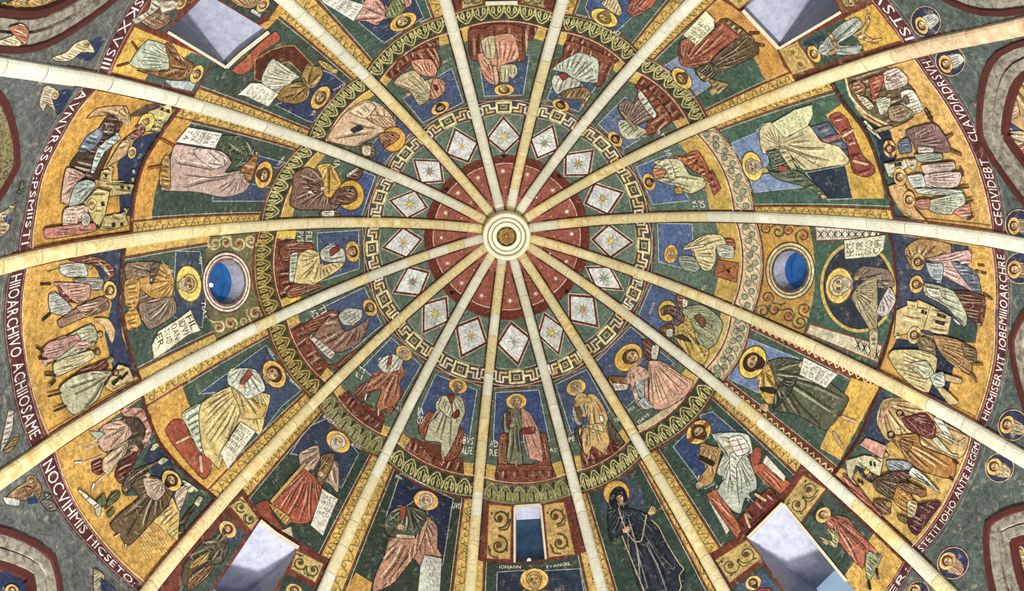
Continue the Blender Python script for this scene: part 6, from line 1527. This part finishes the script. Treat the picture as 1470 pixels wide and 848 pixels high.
T(0, 636)
f = SPP[8].fig('painted_foliage'); f.robe('230,330 300,330 330,380 280,390', '6a6256', n=5).sub('leaf', '140,250 190,260 170,300', '8a5a3c', n=2).sub('leaf', '250,280 300,300 270,330', '4a5048', n=2); f.done()
f = SPP[8].fig('painted_angel'); f.robe('540,720 600,760 590,860 540,850', '8a8468', n=6).sub('blue_ground', '580,770 680,860 590,870', '223058', out=0); f.done()
T(0, 150)
f = SPP[10].fig('painted_plant'); f.robe('112,470 128,436 140,466 122,500', '6a6a58', n=4).sub('leaf', '98,508 112,488 120,516', '5c6258', n=2); f.done()
# arched niches
STONE = simple('grey_carved_stone', '8c877a', .8, noise=(9, '4f4a42', .42, .62)); LEAFY = simple('leaf_painted_stone', '7d7450', .85, noise=(10, '38341f', .45, .58, 2.0))
REDM = simple('dark_red_moulding', '4a1a18', .6, noise=(8, '2c1212', .4, .7))
NLAB = {0: 'pointed stone arch with red mouldings under the cave of beasts', 1: 'pointed stone arch under the bather scene', 2: 'pointed stone arch under the crowned king', 8: 'pointed stone arch under the desert stream scene', 9: 'pointed stone arch under the crowd of listeners',
        10: 'pointed arch with leaf painted band under the dark boat', 11: 'pointed stone arch under the crouching figure by the window', 15: 'pointed stone arch beside the striding grey robed figure'}
def band_mesh(w, k0, k1, d_in, d_out):
    A0, A1 = np.array(arch_in(w, k0)), np.array(arch_in(w, k1)); V = []; Fs = []; n = len(A0)
    # finer along the arch
    t = np.linspace(0, n - 1, 61); s = np.arange(n)
    f = lambda A: np.stack([np.interp(t, s, A[:, 0]), np.interp(t, s, A[:, 1])], 1)
    A0, A1 = f(A0), f(A1); n = 61
    for A, r in ((A0, -d_out), (A0, -d_in), (A1, -d_in), (A1, -d_out)):
        for th, z in A:
            b = float(prof(float(z_to_phi(z)))[0]) * float(bulge(th)) + r; V.append((b * math.cos(th), b * math.sin(th), z))
    for q in range(4):
        for i in range(n - 1): Fs.append((q * n + i, q * n + i + 1, ((q + 1) % 4) * n + i + 1, ((q + 1) % 4) * n + i))
    Fs += [(0, n, 2 * n, 3 * n), (n - 1, 4 * n - 1, 3 * n - 1, 2 * n - 1)]
    return V, Fs
for w in (15, 0, 1, 2, 8, 9, 10, 11):
    A = ARCHP[w]; c = surf(A[len(A) // 2][0], -.02)
    root = empty('niche_arch', c, NLAB[w], 'arch')
    k = .0; wide = .34 if w == 10 else .27
    # bands: outer roll, carved band (two courses), inner roll
    for nm, a, b, di, do, mt in (('outer_moulding', 0, .08, .05, -.11, REDM), ('carved_band', .08, .09 + wide * .48, .01, -.11, LEAFY if w == 10 else STONE), ('groove', .09 + wide * .48, .12 + wide * .48, -.04, -.11, REDM),
                                 ('carved_band', .12 + wide * .48, .12 + wide, -.01, -.11, LEAFY if w == 10 else STONE), ('inner_moulding', .12 + wide, .22 + wide, -.03, -.125, REDM)):
        V, Fs = band_mesh(w, a, b, di, do); link_mesh(nm, V, Fs, [mt], parent=root)
    # back of the niche
    dth = RIBX[w + 1] - RIBX[w]; V = []; Fs = []; us = np.linspace(.02, .98, 13); zs = np.linspace(7.0, A[len(A) // 2][1] + .35, 9)
    for z in zs:
        for u in us:
            th = RIBX[w] + dth * u; r = (R0 + .13) * float(bulge(th)); V.append((r * math.cos(th), r * math.sin(th), z))
    for i in range(8):
        for j in range(12): Fs.append((i * 13 + j, i * 13 + j + 1, (i + 1) * 13 + j + 1, (i + 1) * 13 + j))
    o = link_mesh('wall_niche', V, Fs, [paint('3e4e4a')]); tag(o, 'back wall of the arched niche', None, None, 'structure')
LIFT = -.108
def niche(w, label, q):
    return Panel(pts(q)[0], label, 'fresco', 'niche_fresco')
T(1103, 150)
P = niche(0, 'fresco in the niche with an ochre rocky cave above deep blue', '1400,50'); P.area('green_ground', '1230,-30 1330,-200 1520,-260 1600,100 1540,420 1400,330 1290,190 1240,60', '3c5850')
P.area('blue_ground', '1262,0 1300,-40 1520,120 1520,400 1300,180', '27407c'); f = P.fig('painted_rock'); f.robe('1278,-132 1342,-222 1520,-160 1520,160 1400,110 1300,10', 'b38d58', focus='1340,-180', n=14, w=2.2).sub('cloth', '1340,0 1420,-30 1440,60 1370,90', 'c4a47c', n=5).head('1380,-90', 9, '5a4030', None, 0, halo='c49c50').done()
f = P.fig(); f.robe('1318,172 1440,150 1520,190 1480,330 1380,290 1350,220', 'a99a78', focus='1330,170', n=9, w=2).sub('cloth', '1390,260 1500,220 1500,340 1420,330', '9a6048', n=5).done(); f = P.fig(); f.ln('1330,110 1400,145', 2, 'b9b098', 'spear').done()
T(1103, 636)
P = niche(2, 'fresco in the niche with brown robed seated figures on deep blue', '1420,650'); P.area('green_ground', '1290,470 1468,370 1560,370 1560,900 1340,900 1300,700', '39564e'); P.area('blue_ground', '1312,480 1480,400 1560,420 1560,640 1330,640', '263f74')
for (q, hd, c) in (('1335,700 1400,650 1468,690 1480,860 1400,850 1380,760', '1380,690', 'b08a60'), ('1410,640 1440,600 1520,610 1530,720 1450,700', '1440,620', 'b79a6c'), ('1340,800 1400,790 1420,830 1360,820', '1360,805', 'c4a074'), ('1480,640 1560,600 1560,760 1490,740', '1510,600', '8a6a4c')):
    f = P.fig(); f.robe(q, c, n=8, w=1.8).head(hd, 8.5, '6a4a34', None, 0, halo='a8844c' if c != 'c4a074' else None).done()
f = P.fig(); f.head('1478,505', 9, '5a4030', None, 0, halo='cba44c').done()
T(0, 636)
P = niche(8, 'fresco in the niche with an ochre curled shape and two haloed heads on blue', '60,720'); P.area('green_ground', '-80,480 40,490 200,540 330,620 350,900 -80,900', '3a5248'); P.area('blue_ground', '-80,520 80,530 180,590 320,700 320,900 -80,900', '1f2b55')
f = P.fig('painted_curl'); f.robe('-40,532 60,528 104,582 60,602 42,722 -40,732', 'a5753c', n=6).done()
for (x, y, r) in ((205, 715, 11), (258, 790, 12), (70, 850, 11), (300, 850, 10)):
    f = P.fig(); f.robe('%d,%d %d,%d %d,%d %d,%d' % (x - 50, y + 20, x + 20, y + 10, x + 30, y + 90, x - 60, y + 90), '8a8a84', n=5).head('%d,%d' % (x, y), r, '5a4634', None, .2, up=(0.3, -1), halo='c08c40').done()
f = P.fig('painted_branches'); f.robe('100,700 180,600 250,620 300,690 280,700 230,650 190,640 120,715', '4c4c48', n=3).sub('branch', '70,690 200,620 205,632 80,710', '6a6a60').done()
T(0, 150)
P = niche(10, 'fresco in the leaf banded niche with brown rocks and a blue pool', '20,180'); P.area('brown_ground', '-120,-60 40,20 100,110 100,270 -20,390 -120,420', '5c4c34'); f = P.fig('painted_rock'); f.robe('-80,60 60,70 90,130 40,200 -80,220', 'a0835c', n=8, w=2).sub('pool', '-60,240 50,215 82,262 20,320 -60,350', '4a5a7c', n=4).done()
T(0, 0)
P = niche(11, 'fresco in the niche with ochre huddled figures on dark green', '150,40'); P.area('green_ground', '-60,-40 420,-60 330,60 120,120 -60,160', '35483f')
for q, c in (('40,20 150,-20 200,30 170,90 90,102', 'a8803c'), ('150,10 250,-20 290,30 220,70', 'b58a48'), ('240,0 330,-20 320,40 270,60', 'a07a44')): f = P.fig(); f.robe(q, c, n=9, w=1.8); f.done()
f = P.fig(); f.head('20,40', 8, '4c4034', None, 0, halo='a88c48').done()
LIFT = 0.0

# ------------------------------------------------------------------ windows
MARB = simple('window_marble', '9c9dac', .8, noise=(7, '7f8599', .4, .66, .3)); GREYR = simple('oculus_reveal', '868a96', .8, noise=(5, '62666f', .4, .66))
EDGE = simple('window_edge_stone', 'd6d0bc', .6, noise=(6, 'bcb296', .4, .7))
SKYG = simple('pale_daylight_glass', '9fc0d8', .15, .8, 'b4d2ea'); BLUG = simple('deep_blue_glass', '0b3a72', .15, .1, '0f58b4', noise=(2.2, '1a62a8', .35, .7)); DARKG = simple('dusk_blue_glass', '142c44', .1, .07, '2a5c98', noise=(2.5, '2a4a66', .35, .7))
def window(n, key, depth, shrink, mat, glass, label, drop=0.0, edge=None, ring=False, joints=0):
    P = dens(HOLES[key], 8); X = hit(P); c = X.mean(0); th = math.atan2(c[1], c[0])
    out = np.array([math.cos(th), math.sin(th), 0]); k = len(X)
    levels = []
    for t in np.linspace(0, 1, 5):
        levels.append(c + (X - c) * (1 - (1 - shrink) * t) + out * depth * t + np.array([0, 0, -drop * t]))
    V = np.vstack(levels); Fs = []
    for j in range(4):
        for i in range(k): Fs.append((j * k + i, j * k + (i + 1) % k, (j + 1) * k + (i + 1) % k, (j + 1) * k + i))
    root = link_mesh('window_%d' % n, V, Fs, [mat]); tag(root, label, None, None, 'structure')
    G = levels[-1]; link_mesh('glass', np.vstack([G, G.mean(0)]), [(i, (i + 1) % k, k) for i in range(k)], [glass], parent=root)
    return root, levels, out
def edge_bar(root, px, w, mat, name='ledge', h=.09):
    """raised stone edging along a line in the picture"""
    P = dens(pts(px), 8, False); t = np.gradient(P, axis=0); t /= np.hypot(t[:, 0], t[:, 1])[:, None]; nr = np.stack([-t[:, 1], t[:, 0]], 1)
    A, B = P + nr * w / 2, P - nr * w / 2; n = len(P)
    V = np.vstack([hit(A, -.03), hit(A, h), hit(B, h), hit(B, -.03)]); Fs = []
    for q in range(4):
        for i in range(n - 1): Fs.append((q * n + i, q * n + i + 1, ((q + 1) % 4) * n + i + 1, ((q + 1) % 4) * n + i))
    Fs += [(0, n, 2 * n, 3 * n), (n - 1, 4 * n - 1, 3 * n - 1, 2 * n - 1)]
    return link_mesh(name, V, Fs, [mat], parent=root)
T(0, 0, 1)
def ring_frame(root, cx, cy, r0, r1, mat, name, h):
    n = 48; V = []; Fs = []
    a = ell(cx, cy, r0[0], r0[1], n=n); b = ell(cx, cy, r1[0], r1[1], n=n)
    V = np.vstack([hit(a, -.05), hit(a, h), hit(b, h), hit(b, -.05)])
    for q in range(4):
        for i in range(n): Fs.append((q * n + i, q * n + (i + 1) % n, ((q + 1) % 4) * n + (i + 1) % n, ((q + 1) % 4) * n + i))
    link_mesh(name, V, Fs, [mat], parent=root)
W1_, lv, out = window(1, 'oculus_left', .27, .95, GREYR, BLUG, 'round window with deep blue glass set in the olive vine ornament')
for r0, r1, m_, h in (((25.5, 32), (28, 35), paint('8a5a4c'), .03), ((28, 35), (30.2, 37.6), paint('d2ccba'), .05), ((30.2, 37.6), (31.6, 39.4), paint('7a3a30'), .03), ((31.6, 39.4), (34, 42.4), paint('dcd6c2'), .05), ((34, 42.4), (35.6, 44.6), paint('74382c'), .02)):
    ring_frame(W1_, 325.5, 405, r0, r1, m_, 'ring_moulding', h)
W2_, lv, out = window(2, 'oculus_right', .25, .95, GREYR, BLUG, 'round window with deep blue glass set in the ochre vine ornament')
for r0, r1, m_, h in (((24, 28.5), (27, 32), paint('5c4a3c'), .03), ((27, 32), (29.5, 34.6), paint('c2b488'), .04), ((29.5, 34.6), (30.8, 36.2), paint('5a4a30'), .02), ((30.8, 36.2), (34.4, 40), paint('c9b888'), .05), ((34.4, 40), (35.8, 41.6), paint('3c3420'), .02)):
    ring_frame(W2_, 1134.5, 388.5, r0, r1, m_, 'ring_moulding', h)
LAMP = simple('bright_lamp_glass', 'ffffff', .3, 3.0, 'ffffff')
W3_, lv, out = window(3, 'bottom', .30, .9, MARB, DARKG, 'small dark blue window between two ochre vine panels')
edge_bar(W3_, '738.7,727.2 776.2,724.8', 5, EDGE, 'lintel', .06); edge_bar(W3_, '776.2,724.8 783.7,802.2', 3, EDGE, 'jamb', .05); edge_bar(W3_, '738.7,727.2 738.7,807.2', 3, EDGE, 'jamb', .05)
for n_, key, dp, sh, lab, edges in ((4, 'lowleft', 1.5, .62, 'tall marble lined window recess below the red skirted scroll bearer', ['373.7,747.2 395,765 428.7,786']),
    (5, 'lowright', 1.5, .62, 'tall marble lined window recess below the enthroned book holder', ['1123.7,722.2 1073.7,772.2', '1123.7,722.2 1215,834']),
    (6, 'topleft', 1.6, .6, 'marble lined window recess beside the enthroned veiled figure', ['386,46 345,78 325,97', '325,97 241,46']),
    (7, 'topright', 1.6, .6, 'marble lined window recess beside the red mantled scroll bearer', ['1066,15 1085,35 1118,70', '1118,70 1207,17.5']),
    (8, 'top', 1.2, .7, 'marble lined window recess between two gold scroll squares', ['697,5 743,4'])):
    r_, lv, out = window(n_, key, dp, sh, MARB, SKYG, lab)
    for i_, e in enumerate(edges): edge_bar(r_, e, 5.5 if i_ == 0 else 4, EDGE, 'ledge', .1 if i_ == 0 else .05)
    # daylight of the window itself
    c = lv[-1].mean(0)
    l = bpy.data.lights.new('window_daylight', 'AREA'); l.size = .9; l.energy = 2.2; l.color = (.62, .76, 1.0)
    o = bpy.data.objects.new('window_daylight', l); COL.objects.link(o); o.location = c - out * .12; o.rotation_euler = Vector(-out).to_track_quat('-Z', 'Y').to_euler()
# putlog holes beside the crown wedges
for x, y in ((723, 223.5), (641, 271), (803, 253), (648.5, 419.5), (813.7, 417.8), (763.6, 331.5)):
    q = np.array([(x - 2.6, y - 2.4), (x + 2.6, y - 2.6), (x + 2.4, y + 2.6), (x - 2.6, y + 2.4)])
    V = np.vstack([hit(q, .012), hit(q * .8 + np.array([x, y]) * .2, .05), hit(q * .8 + np.array([x, y]) * .2, .012)])
    o = link_mesh('iron_socket', V, [(0, 1, 5, 4), (1, 2, 6, 5), (2, 3, 7, 6), (3, 0, 4, 7), (8, 9, 10, 11)], [simple('black_iron', '15120f', .7)])
    tag(o, 'black iron socket on the rim of the wedge above the ' + SHORT[int(webu(math.atan2(*hit([(x, y)])[0][1::-1]))[0])], 'socket', 'iron sockets round the crown')

for (px, root) in (((303, 409), W1_), ((759.5, 804), W3_)):
    c = hit([px], -.2)[0]; V = []; Fs = []
    for i in range(5):
        for j in range(8):
            t = PI * i / 4; q = 2 * PI * j / 8; V.append(c + .05 * np.array([math.sin(t) * math.cos(q), math.sin(t) * math.sin(q), math.cos(t)]))
    for i in range(4):
        for j in range(8): Fs.append((i * 8 + j, i * 8 + (j + 1) % 8, (i + 1) * 8 + (j + 1) % 8, (i + 1) * 8 + j))
    link_mesh('lamp_bulb', V, Fs, [LAMP], parent=root, smooth=True)
